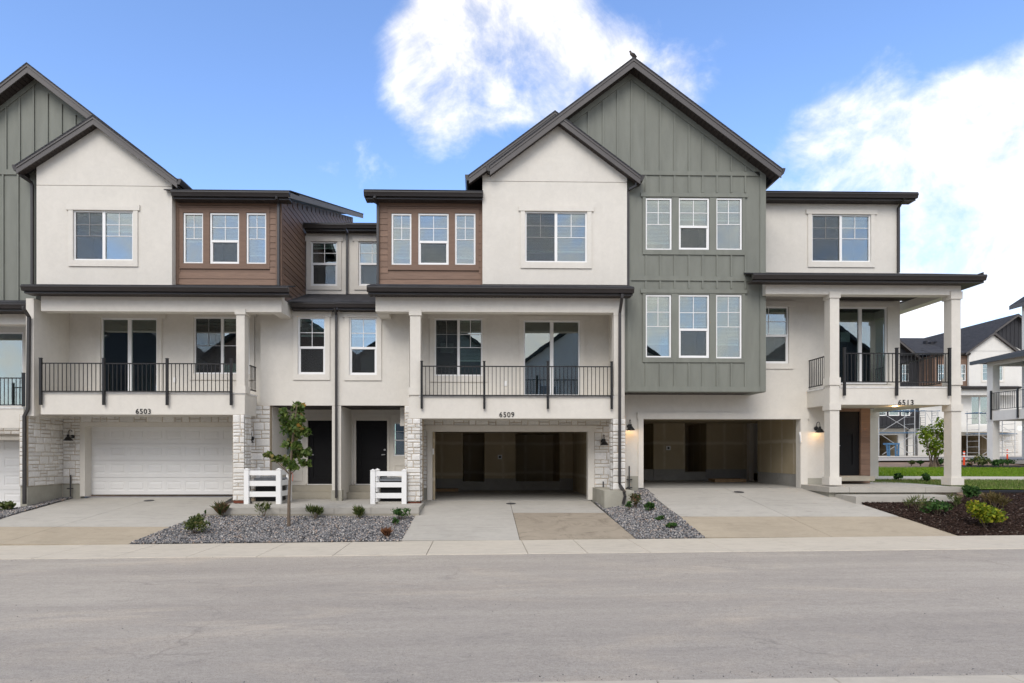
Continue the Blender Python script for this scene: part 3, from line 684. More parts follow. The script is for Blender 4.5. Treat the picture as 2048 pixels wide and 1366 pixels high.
# beam, party wall, balcony box
def beam_at(house, x0, x1, y0, y1, Y, depth):
    a = rect((x0, y0, x1, y1), Y); return MB().box(a[0], a[1], Y, Y+depth, a[2], a[3]+.12).obj('beam', 'stucco', house)
beam_at(A, 82, 563, 594, 623, YB, .30)
xa = X(563, YB); MB().box(xa-.34, xa-.002, YB+.302, YE2, Z(560, 623, YB)+.001, zs).obj('beam_return', 'stucco', A)
MB().box(X(52, YB-.02), X(67.5, YB-.02), YB-.02, YGW, Z(60, 832, YB), Z(60, 597, YB)).obj('party_wall', 'stucco', A)
c_s = MB(); slats(c_s, X(67.5, YB), xa-.34, YB+.3, YGW, zs-.0); c_s.obj('ceiling', 'stucco_trim', A, kind='stuff')
wall(A, (126, 600, 545, 852), YGW, [(202, 636, 315, 785), (388, 634, 500, 748)], name='balcony_wall')
window(A, YGW, (202, 636, 315, 785), 'patio', 0, ('stucco_trim', 9, 9, 0, 8), deep=1.6)
window(A, YGW, (388, 634, 500, 748), 'slider', [.10, .10], TR, screen=[0], deep=1.6)
box_px('balcony_front', (82, 788, 489.5, 829), YB, .22, 'stucco', A)
box_px('coping', (80, 784.5, 489, 788), YB-.015, .25, 'white_flashing', A)
xr = X(489.5, YB); MB().box(xr-.22, xr-.001, YB+.222, YE2+.0, Z(480, 829, YB), Z(480, 788, YB)).obj('balcony_return', 'stucco', A)
MB().box(xr-.24, xr+.015, YB+.24, YE2-.01, Z(480, 788, YB)+.001, Z(480, 784.5, YB)).obj('coping', 'white_flashing', A)
MB().box(X(67.5, YB), xr-.22, YB+.222, YGW, Z(300, 829, YB)+.02, Z(300, 792, YB)).obj('balcony_floor', 'stucco', A)
railing(A, [82.5, 208.5, 335, 463], 726, 784, YB-.05)
side_railing(A, xr-.03, YB+.5, YE2-.02, Z(505, 730, YB+.5), Z(505, 783, YB+.5)+.04)
column(A, (472.5, 623, 489.2, 788), YB+.001, .32, (618, 629, .035), (772, 786.5, .035), name='pillar')
number(A, '6503', 287, 817.5, 827.5, YB)
piece('outlet_cover', X(350, YGW)-.04, X(350, YGW)+.04, YGW-.03, YGW, Z(350, 765, YGW), Z(350, 755, YGW), 'white_vinyl', A)
# ground floor stone and garage
zst = Z(60, 829, YB)
z_w = Z(55, 973, YB); yv = YB+.03
veneer(A, 'front', yv, X(40, yv), X(55, yv), z_w, Z(50, 829, yv), 11)
xw = X(55, yv); veneer(A, '+x', xw, yv, YGW+.02, z_w, zst, 12)
MB().box(X(40, yv)+.01, xw-.001, yv+.001, YGW, .1, zst).obj('wing_wall', 'foundation', A)
veneer(A, 'front', YGW, xw+.03, X(161, YGW), Z(145, 968, YGW), Z(145, 845, YGW)+.2, 13)
MB().box(xw+.001, X(161, YGW), YGW+.001, YGW+.2, .3, Z(145, 968, YGW)).obj('foundation', 'foundation', A)
MB().box(xw+.001, X(161, YGW), YGW+.001, YGW+.2, Z(145, 968, YGW), Z(145, 840, YGW)).obj('garage_wall', 'mortar', A)
veneer(A, 'front', YGW-.001, X(161, YGW)+.002, X(472, YGW), Z(300, 844.5, YGW), zst+.06, 14)
gz = Z(320, 991, YGD)
gx0, gx1 = X(178, YGD), X(466+14, YGD)
MB().box(X(161, YGW), X(171, YGW), YGW-.03, YGD+.1, gz, Z(300, 853, YGW)).obj('garage_trim', 'stucco_trim', A)
MB().box(X(161, YGW), X(505, YGW), YGW-.03, YGD+.1, Z(300, 853, YGW), Z(300, 844.5, YGW)).obj('garage_header', 'stucco_trim', A)
MB().box(gx1+.0, gx1+.16, YGW-.03, YGD+.1, gz, Z(300, 853, YGW)).obj('garage_trim', 'stucco_trim', A)
def raised_panel():
    v = [(-.5, 0, -.5), (.5, 0, -.5), (.5, 0, .5), (-.5, 0, .5), (-.47, .8, -.42), (.47, .8, -.42), (.47, .8, .42), (-.47, .8, .42),
         (-.42, .8, -.32), (.42, .8, -.32), (.42, .8, .32), (-.42, .8, .32), (-.39, -.1, -.24), (.39, -.1, -.24), (.39, -.1, .24), (-.39, -.1, .24)]
    return v, [(i+k, (i+1) % 4+k, (i+1) % 4+k+4, i+k+4) for k in (0, 4, 8) for i in range(4)]+[(12, 13, 14, 15)]
def garage_door(house, x0, x1, z0, z1, Y, ncol, nrow=4):
    d = MB(); hs = (z1-z0)/nrow
    holes = []
    for i in range(ncol):
        for j in range(nrow):
            cx = x0+(x1-x0)*(i+.5)/ncol; cz = z0+hs*(j+.52); w, h = (x1-x0)/ncol*.80, hs*.58; holes.append((cx-w/2, cx+w/2, cz-h/2, cz+h/2))
    for j in range(nrow):
        q = [h for k, h in enumerate(holes) if k % nrow == j]; wall_holes(d, x0, x1, z0+hs*j+.004, z0+hs*(j+1)-.004, Y, Y+.04, q)
    d.box(x0, x1, Y+.035, Y+.06, z0, z1)
    do = d.obj('garage_door', 'white_door', house)
    for a, b, c, e in holes:
        o = bpy.data.objects.new('panel', shared('door_panel', raised_panel, 'white_door')); o.scale = (b-a, .009, e-c); place(o, ((a+b)/2, Y+.001, (c+e)/2), do)
    MB().box(x0, x1, Y-.004, Y+.03, z0-.03, z0-.001).obj('bottom_seal', 'black_metal', do)
    return do
garage_door(A, gx0, gx1, gz+.03, Z(320, 853, YGD), YGD, 8)
# stone pillar by the entry, and stone flank of the entry wall
pz0, pz1 = Z(480, 1003, YB), Z(480, 829, YB)
px0, px1, pyb = X(465.5, YB), X(489.5, YB), YB+.5
MB().box(px0+.02, px1-.02, YB+.02, pyb-.02, pz0+.02, pz1).obj('pillar_core', 'mortar', A)
veneer(A, 'front', YB+.02, px0, px1, pz0+.03, pz1, 15, size=.8); veneer(A, '+x', px1-.02, YB+.0, pyb, pz0+.03, pz1, 16, size=.8)
MB().box(px0+.02, px1+.01, YB+.0, pyb, pz0-.05, pz0+.03).obj('pillar_base', 'red_stone_base', A)
fz0, fz1 = SLAB_Z, Z(525, 811, YE2)
veneer(A, 'front', YE2, X(496, YE2), X(540.5, YE2), fz0+.1, fz1, 17, size=1.0)
MB().box(X(478, YE2), X(540.5, YE2)-.01, YE2+.001, YE2+.2, fz0-.2, fz1).obj('entry_flank', 'mortar', A)
# middle floors above the entry
w2 = (596, 634, 651, 749); w3 = (622, 483, 675, 572)
wall(A, (521, 619, 672, 811), YE2, [w2], name='entry_wall'); window(A, YE2, w2, 'hung', .32, TRW, screen=[1], rail=.53)
wall(A, (612, 466, 692, 588), YE3, [w3], name='entry_wall'); window(A, YE3, w3, 'hung', .12, ('stucco_trim', 8, 10, 8, 3), screen=[1], rail=.5)
zt3, _ = eave(A, 606, 692, 447, YE3-.42, YE3, (YE3+1.2, Z(650, 447, YE3-.42)+.42))
zt2, _ = eave(A, 579.5, 672, 605, YE2-.42, YE2, (YE3, Z(650, 588, YE3)), roof_over=(.14, 0))
# alcove and front door of 6503
def entry(house, xa, xb, xd0, xd1, xs0, xs1, wall_l, wall_r):
    zt = Z(600, 812, YE2); zf = SLAB_Z
    if wall_l: MB().box(xa-.18, xa, YE2+.2, YDR+.2, zf-.2, zt).obj('alcove_wall', 'stucco', house)
    if wall_r: MB().box(xb, xb+.18, YE2+.2, YDR+.2, zf-.2, zt).obj('alcove_wall', 'stucco', house)
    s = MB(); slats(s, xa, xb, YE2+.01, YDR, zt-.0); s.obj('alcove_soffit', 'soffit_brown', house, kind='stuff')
    z0, z1 = Z(640, 968, YDR), Z(640, 841, YDR)
    hs = [(xd0, xd1, zf, z1), (xs0, xs1, Z(640, 912, YDR), Z(640, 845, YDR))]
    wall_holes(MB(), xa-.1, xb+.1, zf-.1, zt+.1, YDR, YDR+.2, hs).obj('door_wall', 'stucco', house)
    m = MB(); t = .08
    m.box(xd0-t, xd0, YDR-.03, YDR+.08, z0, z1+t); m.box(xd1, xd1+t, YDR-.03, YDR+.08, z0, z1+t); m.box(xd0, xd1, YDR-.03, YDR+.08, z1, z1+t)
    m.box(xd0-.3, xd1+.9 if xs0 > xd0 else xd1+.2, YDR-.025, YDR-.001, z1+t+.10, z1+t+.125); m.obj('door_casing', 'stucco_trim', house)
    d = MB(); wall_holes(d, xd0, xd1, z0, z1, YDR+.05, YDR+.09, [(xd0+.16, xd1-.16, z0+.2, z0+.85), (xd0+.16, xd1-.16, z0+1.0, z1-.18)])
    d.box(xd0, xd1, YDR+.075, YDR+.10, z0, z1); do = d.obj('front_door', 'black_door', house)
    xh = xd0+.09 if xs0 < xd0 else xd1-.09
    MB().tube([(xh, YDR+.06, z0+.98), (xh, YDR+.0, z0+.98), (xh-.10*(1 if xh > xd0+.3 else -1), YDR-.005, z0+.97)], .016, 8).obj('handle', 'steel', do, True)
    MB().tube([(xh, YDR+.06, z0+1.14), (xh, YDR+.02, z0+1.14)], .033, 14).obj('deadbolt', 'steel', do, True)
    MB().box(xd0-.02, xd1+.02, YDR-.02, YDR+.10, z0-.03, z0-.001).obj('threshold', 'white_flashing', house)
    w = MB(); x0, x1, c, e = hs[1]; f = .04
    w.box(x0, x1, YDR+.02, YDR+.08, e-f, e); w.box(x0, x1, YDR+.02, YDR+.08, c, c+f); w.box(x0, x0+f, YDR+.02, YDR+.08, c+f, e-f); w.box(x1-f, x1, YDR+.02, YDR+.08, c+f, e-f)
    mid = c+(e-c)*.47; w.box(x0+f, x1-f, YDR+.02, YDR+.08, mid-.02, mid+.02); w.box((x0+x1)/2-.008, (x0+x1)/2+.008, YDR+.03, YDR+.06, mid+.02, e-f); w.box(x0+f, x1-f, YDR+.03, YDR+.06, (mid+e)/2-.008, (mid+e)/2+.008)
    wo = w.obj('window', 'white_vinyl', house); MB().box(x0+f, x1-f, YDR+.065, YDR+.07, c+f, e-f).obj('pane', 'window_glass', wo)
    MB().box(x0, x1, YDR+.5, YDR+.52, c, e).obj('room_lining', 'room_grey', wo)
    wall_holes(MB(), xs0-.02, xs1+.02, z0+.1, c-.25, YDR-.022, YDR-.001, [(xs0+.05, xs1-.05, z0+.17, c-.32)]).obj('panel_trim', 'stucco_trim', house)
    st = MB(); st.box(xa, xb, 20.15, YDR+.1, zf+.002, zf+.21); st.box(xa, xb, 20.55, YDR+.1, zf+.212, z0-.03); st.obj('entry_steps', 'concrete_step', house)
xA0, xA1 = X(541, YE2), X(664, YE2)
entry(A, xA0, xA1, X(616, YDR), X(678, YDR), X(560, YDR), X(604, YDR), True, True)
# pier between the two entries
MB().box(X(664, YE2)+.0, X(682, YE2), YE2+.0, YE2+.2, SLAB_Z+.2, Z(672, 811.5, YE2)).obj('entry_pier', 'stucco', A)
MB().box(X(663.5, YE2)-.02, X(682.5, YE2)+.02, YE2-.02, YE2+.25, SLAB_Z-.1, SLAB_Z+.33).obj('pier_footing', 'foundation', A)
downspout(A, [P(691, 452, YE3-.33), P(691, 457, YE3-.33), P(694, 470, YE3-.07), P(694, 588, YE3-.07)])
downspout(A, [P(669, 612, YE2-.33), P(669, 616, YE2-.33), P(672.5, 629, YE2-.07), P(672.5, 996, YE2-.07)])
# downspout at the left party wall and at the green gable
downspout(A, [P(47.5, 612, YB-.40), P(47.5, 618, YB-.40), P(58, 634, YB-.09), P(56, 818, YB-.09), P(49, 832, YB-.09), P(49, 1008, YB-.09)], .085)

# ================================================================== townhouse 6509
B = empty('townhouse', (X(1030, YB), YB, .4), 'white stucco townhouse numbered 6509 with open dark garage and central balcony', 'townhouse', 'townhouses in the row')
wall(B, (965, 364, 1254, 569), YW, [(1050, 423, 1174, 525)], thick=.35)
ga, gl, gr, gf = gable_roof(B, (1110, 221), (938, 349), (1281, 350), YW, .25, YW+3.2)
gable_wall(B, X(965, YW), X(1254, YW), Z(1110, 363, YW), ga, gl, gr, YW, 'stucco', drop=.2)
window(B, YW, (1050, 423, 1174, 525), 'slider', [.80, .80], TR, screen=[0])
MB().box(X(965, YW), X(965, YW)+.15, YW+.36, YW+3, Z(965, 560, YW), Z(965, 345, YW)).obj('side_wall', 'stucco', B)
MB().box(X(1254, YW)-.15, X(1254, YW), YW+.36, YW+3, Z(1254, 560, YW), Z(1254, 345, YW)).obj('side_wall', 'stucco', B)
brown_front(B, (756, 400, 966, 571), [(783, 427, 823, 530), (836.5, 427, 897.5, 530), (910, 427, 951, 530)], (776, 417, 958, 541), 760, 961,
            [.88, .95, .88], [None, [1], None])
zBt = eave(B, 727, 966, 382, YBR-.45, YBR, (YBR+.6, Z(850, 382, YBR-.45)+.2))[0]
MB().prism_x([(YBR-.42, zBt+.02), (30.2, zBt+.02+slope*11), (30.2, zBt+.05+slope*11), (YBR-.42, zBt+.05)], X(727, YBR-.45), X(966, YBR)).obj('upper_roof', 'shingle', B)
xl = X(756, YBR); MB().box(xl, xl+.2, YBR+.21, 29, Z(760, 590, YBR), zBt).obj('side_wall', 'brown_trim', B)
MB().prism_x([(YBR-.36, zBt-.17), (28, zBt-.17+slope*9), (28, zBt+.0+slope*9), (YBR-.36, zBt+.0)], X(727, YBR-.45), X(727, YBR-.45)+.03).obj('rake_fascia', 'rake_metal', B)
downspout(B, [P(749, 388, YBR-.38), P(749, 394, YBR-.38), P(755.5, 410, YBR-.07), P(755.5, 571, YBR-.07)])
eave(B, 733, 1269, 574, YG, YB, (YW, Z(1000, 569.5, YW)))
zsB = Z(1000, 574, YG)-.19
beam_at(B, 751, 1246, 597, 624, YB, .30)
xb_ = X(751, YB); MB().box(xb_+.002, xb_+.34, YB+.302, YE2, Z(751, 624, YB)+.001, zsB).obj('beam_return', 'stucco', B)
c_s = MB(); slats(c_s, xb_+.34, X(1246, YB), YB+.3, YGW, zsB); c_s.obj('ceiling', 'stucco_trim', B, kind='stuff')
wall(B, (800, 602, 1240, 852), YGW, [(869, 637, 965, 752), (1047, 641, 1160, 792)], name='balcony_wall')
window(B, YGW, (869, 637, 965, 752), 'slider', [.0, .75], TR, screen=[0], deep=1.6)
window(B, YGW, (1047, 641, 1160, 792), 'patio', 0, ('stucco_trim', 9, 9, 0, 8), deep=1.6)
MB().box(X(1240, YB), X(1246, YB)+.12, YB+.302, YGW+.2, Z(1240, 837, YB), zsB+.1).obj('party_wall', 'stucco', B)
box_px('balcony_front', (817.5, 795, 1243, 837), YB, .22, 'stucco', B)
box_px('coping', (838, 791.5, 1229, 795), YB-.015, .25, 'white_flashing', B)
xq = X(817.5, YB); MB().box(xq+.001, xq+.22, YB+.222, YE2, Z(818, 837, YB), Z(818, 795, YB)).obj('balcony_return', 'stucco', B)
MB().box(xq+.22, X(1240, YB), YB+.222, YGW, Z(1000, 837, YB)+.02, Z(1000, 799, YB)).obj('balcony_floor', 'stucco', B)
railing(B, [843.5, 968.5, 1095.5, 1223], 732, 792, YB-.05)
side_railing(B, xq+.06, YB+.4, YE2-.02, Z(818, 734, YB+.4), Z(818, 790, YB+.4))
column(B, (820, 624, 841, 795), YB+.001, .32, (619, 631, .03), (775, 790, .035), name='pillar')
column(B, (1228, 624, 1245.5, 838), YB+.001, .30, (619, 631, .012), (776, 790, .012), name='pillar')
number(B, '6509', 1013.5, 824, 834, YB)
piece('outlet_cover', X(1011, YGW)-.04, X(1011, YGW)+.04, YGW-.03, YGW, Z(1011, 772, YGW), Z(1011, 762, YGW), 'white_vinyl', B)
downspout(B, [P(1244, 588, YB-.40), P(1244, 594, YB-.40), P(1239.5, 626, YB-.09), P(1239, 966, YB-.09), P(1240, 971, YB-.10), P(1249, 985, YB-.45), P(1250, 992, YB-.50), P(1246, 1008, YB-.5)], .085)
downspout(B, [P(1276, 352, YW-.1), P(1272, 372, YW-.08), P(1258, 379, YW+.06), P(1256, 384, YW+.09), P(1256, 572, YW+.09)])
# stone: left pillar, flank, band, right return and right pillar
pz0, pz1 = Z(828, 1005, YB), Z(828, 837, YB); px0, px1, pyb = X(814, YB), X(841, YB), YB+.42
MB().box(px0+.02, px1-.02, YB+.02, pyb-.02, pz0+.02, pz1).obj('pillar_core', 'mortar', B)
veneer(B, 'front', YB+.02, px0, px1, pz0+.03, pz1, 21, size=.8); veneer(B, '+x', px1-.02, YB, pyb, pz0+.03, pz1, 22, size=.8)
MB().box(px0+.03, px1-.01, YB+.02, pyb, pz0-.05, pz0+.03).obj('pillar_base', 'red_stone_base', B)
veneer(B, 'front', YE2, X(809, YE2), X(838, YE2), SLAB_Z+.1, Z(820, 811, YE2), 23)
MB().box(X(809, YE2)+.01, X(846, YE2), YE2+.001, YE2+.2, SLAB_Z-.2, Z(820, 811, YE2)).obj('entry_flank', 'mortar', B)
gzb = Z(1020, 1000, YGW)
veneer(B, 'front', YGW, X(842, YGW), X(854, YGW), Z(848, 977, YGW), Z(848, 851, YGW), 24)
MB().box(X(838, YGW), X(854, YGW), YGW+.001, YGW+.2, gzb-.2, Z(848, 849, YGW)).obj('garage_wall', 'foundation', B)
veneer(B, 'front', YGW, X(842, YGW), X(1222, YGW), Z(1020, 850.5, YGW), Z(1020, 837, YB)+.05, 25)
MB().box(X(842, YGW), X(1236, YGW), YGW+.001, YGW+.2, Z(1020, 849.5, YGW), Z(1020, 837, YB)+.05).obj('garage_wall', 'mortar', B)
veneer(B, 'front', YGW, X(1188, YGW), X(1232, YGW), Z(1205, 981, YGW), Z(1205, 851.5, YGW), 26)
MB().box(X(1188, YGW)+.01, X(1236, YGW), YGW+.001, YGW+.2, gzb-.2, Z(1205, 851, YGW)).obj('garage_wall', 'foundation', B)
rz0, rz1 = Z(1238, 980, YB), Z(1238, 837, YB); rx0, rx1 = X(1225, YB), X(1251, YB)
MB().box(rx0+.02, rx1-.02, YB+.02, YB+.38, rz0, rz1).obj('pillar_core', 'mortar', B)
veneer(B, 'front', YB+.02, rx0, rx1, rz0, rz1, 27, size=.85); veneer(B, '-x', rx0+.02, YB, YB+.38, rz0, rz1, 28)
MB().box(X(1209, 17.95), X(1268, 17.95), 17.95, YGW, .2, rz0-.002).obj('plinth', 'foundation', B)
# garage frame
def garage_frame(house, o, hx0, hx1, hy0, s0, s1, Y):
    zf = Z((o[0]+o[2])/2, o[3], Y); z1 = Z((o[0]+o[2])/2, o[1], Y); m = MB()
    m.box(X(hx0, Y), X(hx1, Y), Y-.05, Y+.001, z1, Z((hx0+hx1)/2, hy0, Y)); m.obj('garage_header', 'stucco_trim', house)
    MB().box(X(s0, Y), X(o[0], Y)+.004, Y-.045, Y+.25, zf, z1).obj('garage_trim', 'stucco_trim', house)
    MB().box(X(o[2], Y)-.004, X(s1, Y), Y-.045, Y+.25, zf+.0, z1).obj('garage_trim', 'stucco_trim', house)
    MB().box(X(o[0], Y), X(o[2], Y), Y+.03, Y+.3, z1-.004, z1+.2).obj('door_head', 'stucco_trim', house)
    return zf, z1
gfz, gft = garage_frame(B, (864, 863, 1176, 1000), 851, 1192, 851, 854.5, 1188, YGW)
def garage_room(house, x0, x1, z0, z1, Yf, Yb, stubs, zd, recess=2.2):
    """inside of an open garage: floor, ceiling, side walls, drywall on a concrete stem wall"""
    MB().box(x0, x1, Yf, Yb+recess, z0-.12, z0).obj('garage_floor', 'garage_floor', house)
    MB().box(x0-.1, x1+.1, Yf+.31, Yb+recess, z1, z1+.1).obj('garage_ceiling', 'drywall', house)
    MB().box(x0-.1, x0, Yf+.26, Yb+recess, z0-.1, zd).obj('stem_wall', 'garage_floor', house); MB().box(x0-.1, x0-.012, Yf+.26, Yb+recess, zd, z1).obj('drywall', 'drywall', house)
    MB().box(x0-.1, x1+.1, Yb+recess, Yb+recess+.1, z0-.1, z1).obj('back_wall', 'drywall', house)
    for a, b in stubs:
        MB().box(a, b, Yb, Yb+.12, zd, z1).obj('drywall', 'drywall', house); MB().box(a, b, Yb+.012, Yb+.13, z0, zd).obj('stem_wall', 'garage_floor', house)
        MB().box(a, a+.1, Yb+.121, Yb+recess, z0, z1).obj('partition', 'drywall', house); MB().box(b-.1, b, Yb+.121, Yb+recess, z0, z1).obj('partition', 'drywall', house)
    MB().box(x0-.1, X(0, 1) if False else x0+.0, Yf+.2, Yf+.3, z0, z1).obj('front_return', 'drywall', house)
GB = 25.2
bx0, bx1 = X(850, YGW)+.0, X(1196, YGW)
garage_room(B, bx0, bx1, gfz, gft+.12, YGW+.0, GB, [(X(852, GB), X(925.5, GB)), (X(969, GB), X(1031, GB)), (X(1119.5, GB), X(1162, GB))], Z(1000, 957, GB))
MB().box(bx1, bx1+.1, YGW+.26, GB+2.2, gfz-.1, gft+.12).obj('drywall', 'drywall', B)
MB().box(X(864, GB), X(1160, GB), GB+.05, GB+.15, gfz, Z(1000, 957, GB)-.12).obj('stem_wall', 'garage_floor', B)
MB().box(bx0, bx0+.30, YGW+.26, YGW+.34, gfz, gft+.12).obj('front_return', 'drywall', B)
MB().box(bx0+.02, bx0+.9, GB-.9, GB-.3, gfz+.001, gfz+.10).obj('lumber_stack', 'lumber', B)
def outlet(house, px, py, Y):
    c = P(px, py, Y); o = MB().box(c.x-.085, c.x+.085, Y-.03, Y-.001, c.z-.085, c.z+.085).obj('junction_box', 'white_vinyl', house)
    MB().box(c.x-.045, c.x+.045, Y-.034, Y-.031, c.z-.045, c.z+.045).obj('socket', 'black_metal', o)
outlet(B, 999.7, 914, GB)
piece('opener_sensor', X(865, YGW), X(868, YGW), YGW-.06, YGW+.02, Z(866, 909, YGW), Z(866, 897, YGW), 'white_vinyl', B)
# middle floors of 6509
w2 = (698.5, 635, 754, 750); w3 = (717, 483, 771, 572)
wall(B, (672, 619, 819, 811), YE2, [w2], name='entry_wall'); window(B, YE2, w2, 'hung', .32, TRW, screen=[1], rail=.53)
wall(B, (692, 466, 790, 588), YE3, [w3], name='entry_wall'); window(B, YE3, w3, 'hung', .5, ('stucco_trim', 8, 10, 8, 3), screen=[1], rail=.5)
eave(B, 692, 790, 447, YE3-.42, YE3, (YE3+1.2, Z(650, 447, YE3-.42)+.42))
eave(B, 672, 752, 605, YE2-.42, YE2, (YE3, Z(700, 588, YE3)), roof_over=(0, .4))
entry(B, X(682, YE2), X(809, YE2), X(712.5, YDR), X(774.5, YDR), X(787, YDR), X(829, YDR), True, True)

# ================================================================== townhouse 6513
C = empty('townhouse', (X(1550, CB), CB, .6), 'green board and batten townhouse numbered 6513 with corner porch and open garage', 'townhouse', 'townhouses in the row')
w3s = [(1291, 396, 1343.5, 500), (1357, 396, 1418.5, 500), (1432, 396, 1484, 500)]
w2s = [(1291, 589.5, 1342.5, 715), (1357, 589.5, 1418.5, 716), (1431.5, 589.5, 1483.5, 717)]
GN = CGN
def battens(part, xs_, y0, y1, Y, mat='green_board'):
    for x in xs_:
        xc = X(x, Y); piece('batten', xc-.024, xc+.024, Y-.034, Y-.001, Z(x, y1, Y), Z(x, y0, Y), mat, part)
def bands(part, rows, x0, x1, Y, mat='green_board', t=.036):
    for y0, y1 in rows: piece('band_board', X(x0, Y), X(x1, Y), Y-t, Y-.001, Z((x0+x1)/2, y1, Y), Z((x0+x1)/2, y0, Y), mat, part)
gx = [X(1254, GN), X(1531, GN)]
part = wall(C, (1250, 351, 1531, 784), GN, w3s+w2s, 'green_board', thick=.3, name='siding_panel')
BX = [1291.5, 1320, 1349, 1377.5, 1405, 1433.5, 1462, 1490]
battens(part, BX, 352, 386, GN); battens(part, BX, 511, 553, GN); battens(part, BX, 562, 578, GN); battens(part, BX, 726, 773, GN)
bands(part, [(343, 351.5), (553, 562), (773, 783.5)], 1254, 1519, GN)
for a, b in ((1519.5, 1531),): piece('corner_board', X(a, GN), X(b, GN), GN-.03, GN-.001, Z(1525, 783.5, GN), Z(1525, 343, GN), 'green_board', part)
piece('corner_board', X(1254, GN), X(1262, GN), GN-.03, GN-.001, Z(1525, 773, GN), Z(1525, 562.5, GN), 'green_board', part)
for ws, y0, y1, yb in ((w3s, 387, 396, 510), (w2s, 579, 589, 725)):
    tx = (1285, y0+8, 1489, yb); hs = [rect(w, GN) for w in ws]
    wall_holes(MB(), *rect(tx, GN), GN-.034, GN-.001, hs).obj('window_surround', 'green_board', C)
    r = rect((1281, y0, 1494, y0+8), GN); MB().box(r[0], r[1], GN-.05, GN-.001, r[2]+.001, r[3]).obj('window_head', 'green_board', C)
for w, k, b, s in zip(w3s, ('narrow', 'hung', 'narrow'), (.88, .40, .42), (None, [1], None)): window(C, GN-.03, w, k, b, None, screen=s)
for w, k, b, s in zip(w2s, ('narrow', 'hung', 'narrow'), (.80, .5, .80), (None, [1], None)): window(C, GN-.03, w, k, b, None, screen=s, deep=1.2)
ga, gl, gr, gf = gable_roof(C, (1267.5, 114), (980, 330), (1563, 336), GN, .44, GN+10, th=.30)
gp = gable_wall(C, X(1000, GN), X(1531, GN), Z(1390, 343, GN), ga, gl, gr, GN, 'green_board', drop=.2)
gmr = (ga.z-gr.z)/(gr.x-ga.x); gml = (ga.z-gl.z)/(ga.x-gl.x)
for x in [1120, 1148, 1176.5, 1206, 1235, 1263, 1291.5, 1320, 1349, 1377.5, 1405, 1433.5, 1462, 1490]:
    xc = X(x, GN); zt = ga.z-.42-(abs(xc-ga.x)*(gmr if xc > ga.x else gml))
    piece('batten', xc-.024, xc+.024, GN-.034, GN-.001, Z(x, 343, GN), zt, 'green_board', gp)
for sg, mm, xe in ((1, gmr, X(1527, GN)), (-1, gml, X(1060, GN))):
    z0 = ga.z-.20; z1 = z0-abs(xe-ga.x)*mm; d = .21
    q = [(ga.x, z0-d), (xe, z1-d), (xe, z1), (ga.x, z0)]
    MB().prism_y(q if sg > 0 else q[::-1], GN-.036, GN-.0005).obj('rake_board', 'green_board', gp)
MB().box(gx[1]-.3, gx[1]-.001, GN+.31, CPB+8, Z(1525, 560, GN), Z(1525, 345, GN)).obj('side_wall', 'green_board', C)
MB().box(gx[1]-.3, gx[1]-.001, GN+.301, CW, Z(1525, 784, GN), Z(1525, 561, GN)).obj('side_wall', 'green_board', C)
s = MB(); slats(s, X(1250, GN), gx[1]-.31, GN+.301, CW, Z(1390, 784, GN)+.012); s.obj('soffit', 'soffit_brown', C, kind='stuff')
# upper right floor, white
w = (1623, 429, 1741, 524)
wall(C, (1520, 400, 1799.5, 547), CPB, [w], name='upper_wall'); window(C, CPB, w, 'slider', [.28, .26], ('stucco_trim', 8, 9, 11, 4), screen=[0])
MB().box(X(1799.5, CPB)-.2, X(1799.5, CPB), CPB+.201, CPB+8, Z(1799, 806, CPB), Z(1799, 400, CPB)).obj('side_wall', 'stucco', C)
MB().box(X(1740, CPB), X(1799.5, CPB)-.201, CPB+.201, CPB+8, Z(1799, 806, CPB)+.02, Z(1799, 806, CPB)+.2).obj('porch_soffit', 'stucco', C)
MB().box(X(1740, CPB)-.2, X(1740, CPB)-.001, CPB+.201, CPB+8, .6, Z(1799, 806, CPB)+.019).obj('side_wall', 'stucco', C)
zc = eave(C, 1531.5, 1838, 385, CPB-.45, CPB, (CPB+.6, Z(1680, 385, CPB-.45)+.22))[0]
MB().prism_x([(CPB-.42, zc+.02), (CPB+9, zc+.02+slope*9), (CPB+9, zc+.05+slope*9), (CPB-.42, zc+.05)], X(1531.5, CPB-.45), X(1838, CPB-.45)).obj('upper_roof', 'shingle', C)
downspout(C, [P(1808, 392, CPB-.36), P(1808, 396, CPB-.36), P(1797, 416, CPB-.06), P(1797, 545, CPB-.06)])
# porch roof, beams, columns
eave(C, 1507.5, 1975, 549, CG, CB, (CPB, Z(1650, 545.5, CPB)), roof_over=(0, .02))
zsC = Z(1741, 549, CG)-.19; xe = X(1975, CG)
s = MB(); slats(s, X(1922, CB), xe-.02, CB+.001, CPB+2.5, zsC); s.obj('soffit', 'soffit_brown', C, kind='stuff')
MB().prism_y([(xe-.03, zsC), (xe, zsC), (xe, zsC+.32), (xe-.03, zsC+.32)], CG+.13, CPB+2.5).obj('fascia', 'bronze_gutter', C)
beam_at(C, 1531.5, 1922, 569, 589, CB, .30)
xR = X(1922, CB); MB().box(xR-.32, xR-.001, CB+.302, CPB+2.5, Z(1900, 589, CB), zsC).obj('beam_return', 'stucco', C)
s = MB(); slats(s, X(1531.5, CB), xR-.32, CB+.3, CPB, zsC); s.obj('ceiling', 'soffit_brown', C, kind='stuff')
wall(C, (1236, 580, 1662, 976), CW, [(1286, 838, 1600, 976), (1500, 613, 1577, 727)], name='front_wall')
window(C, CW, (1500, 613, 1577, 727), 'hung', .96, TRW, screen=[1], rail=.51)
MB().box(X(1531.5, CW), X(1585, CW), CW-.04, CW-.001, Z(1560, 603.5, CW), Z(1560, 601.5, CW)).obj('trim_line', 'stucco_trim', C)
xM = X(1662, CW); MB().box(xM-.2, xM-.001, CW+.201, CPB+.2, .7, Z(1662, 582, CW)).obj('side_wall', 'stucco', C)
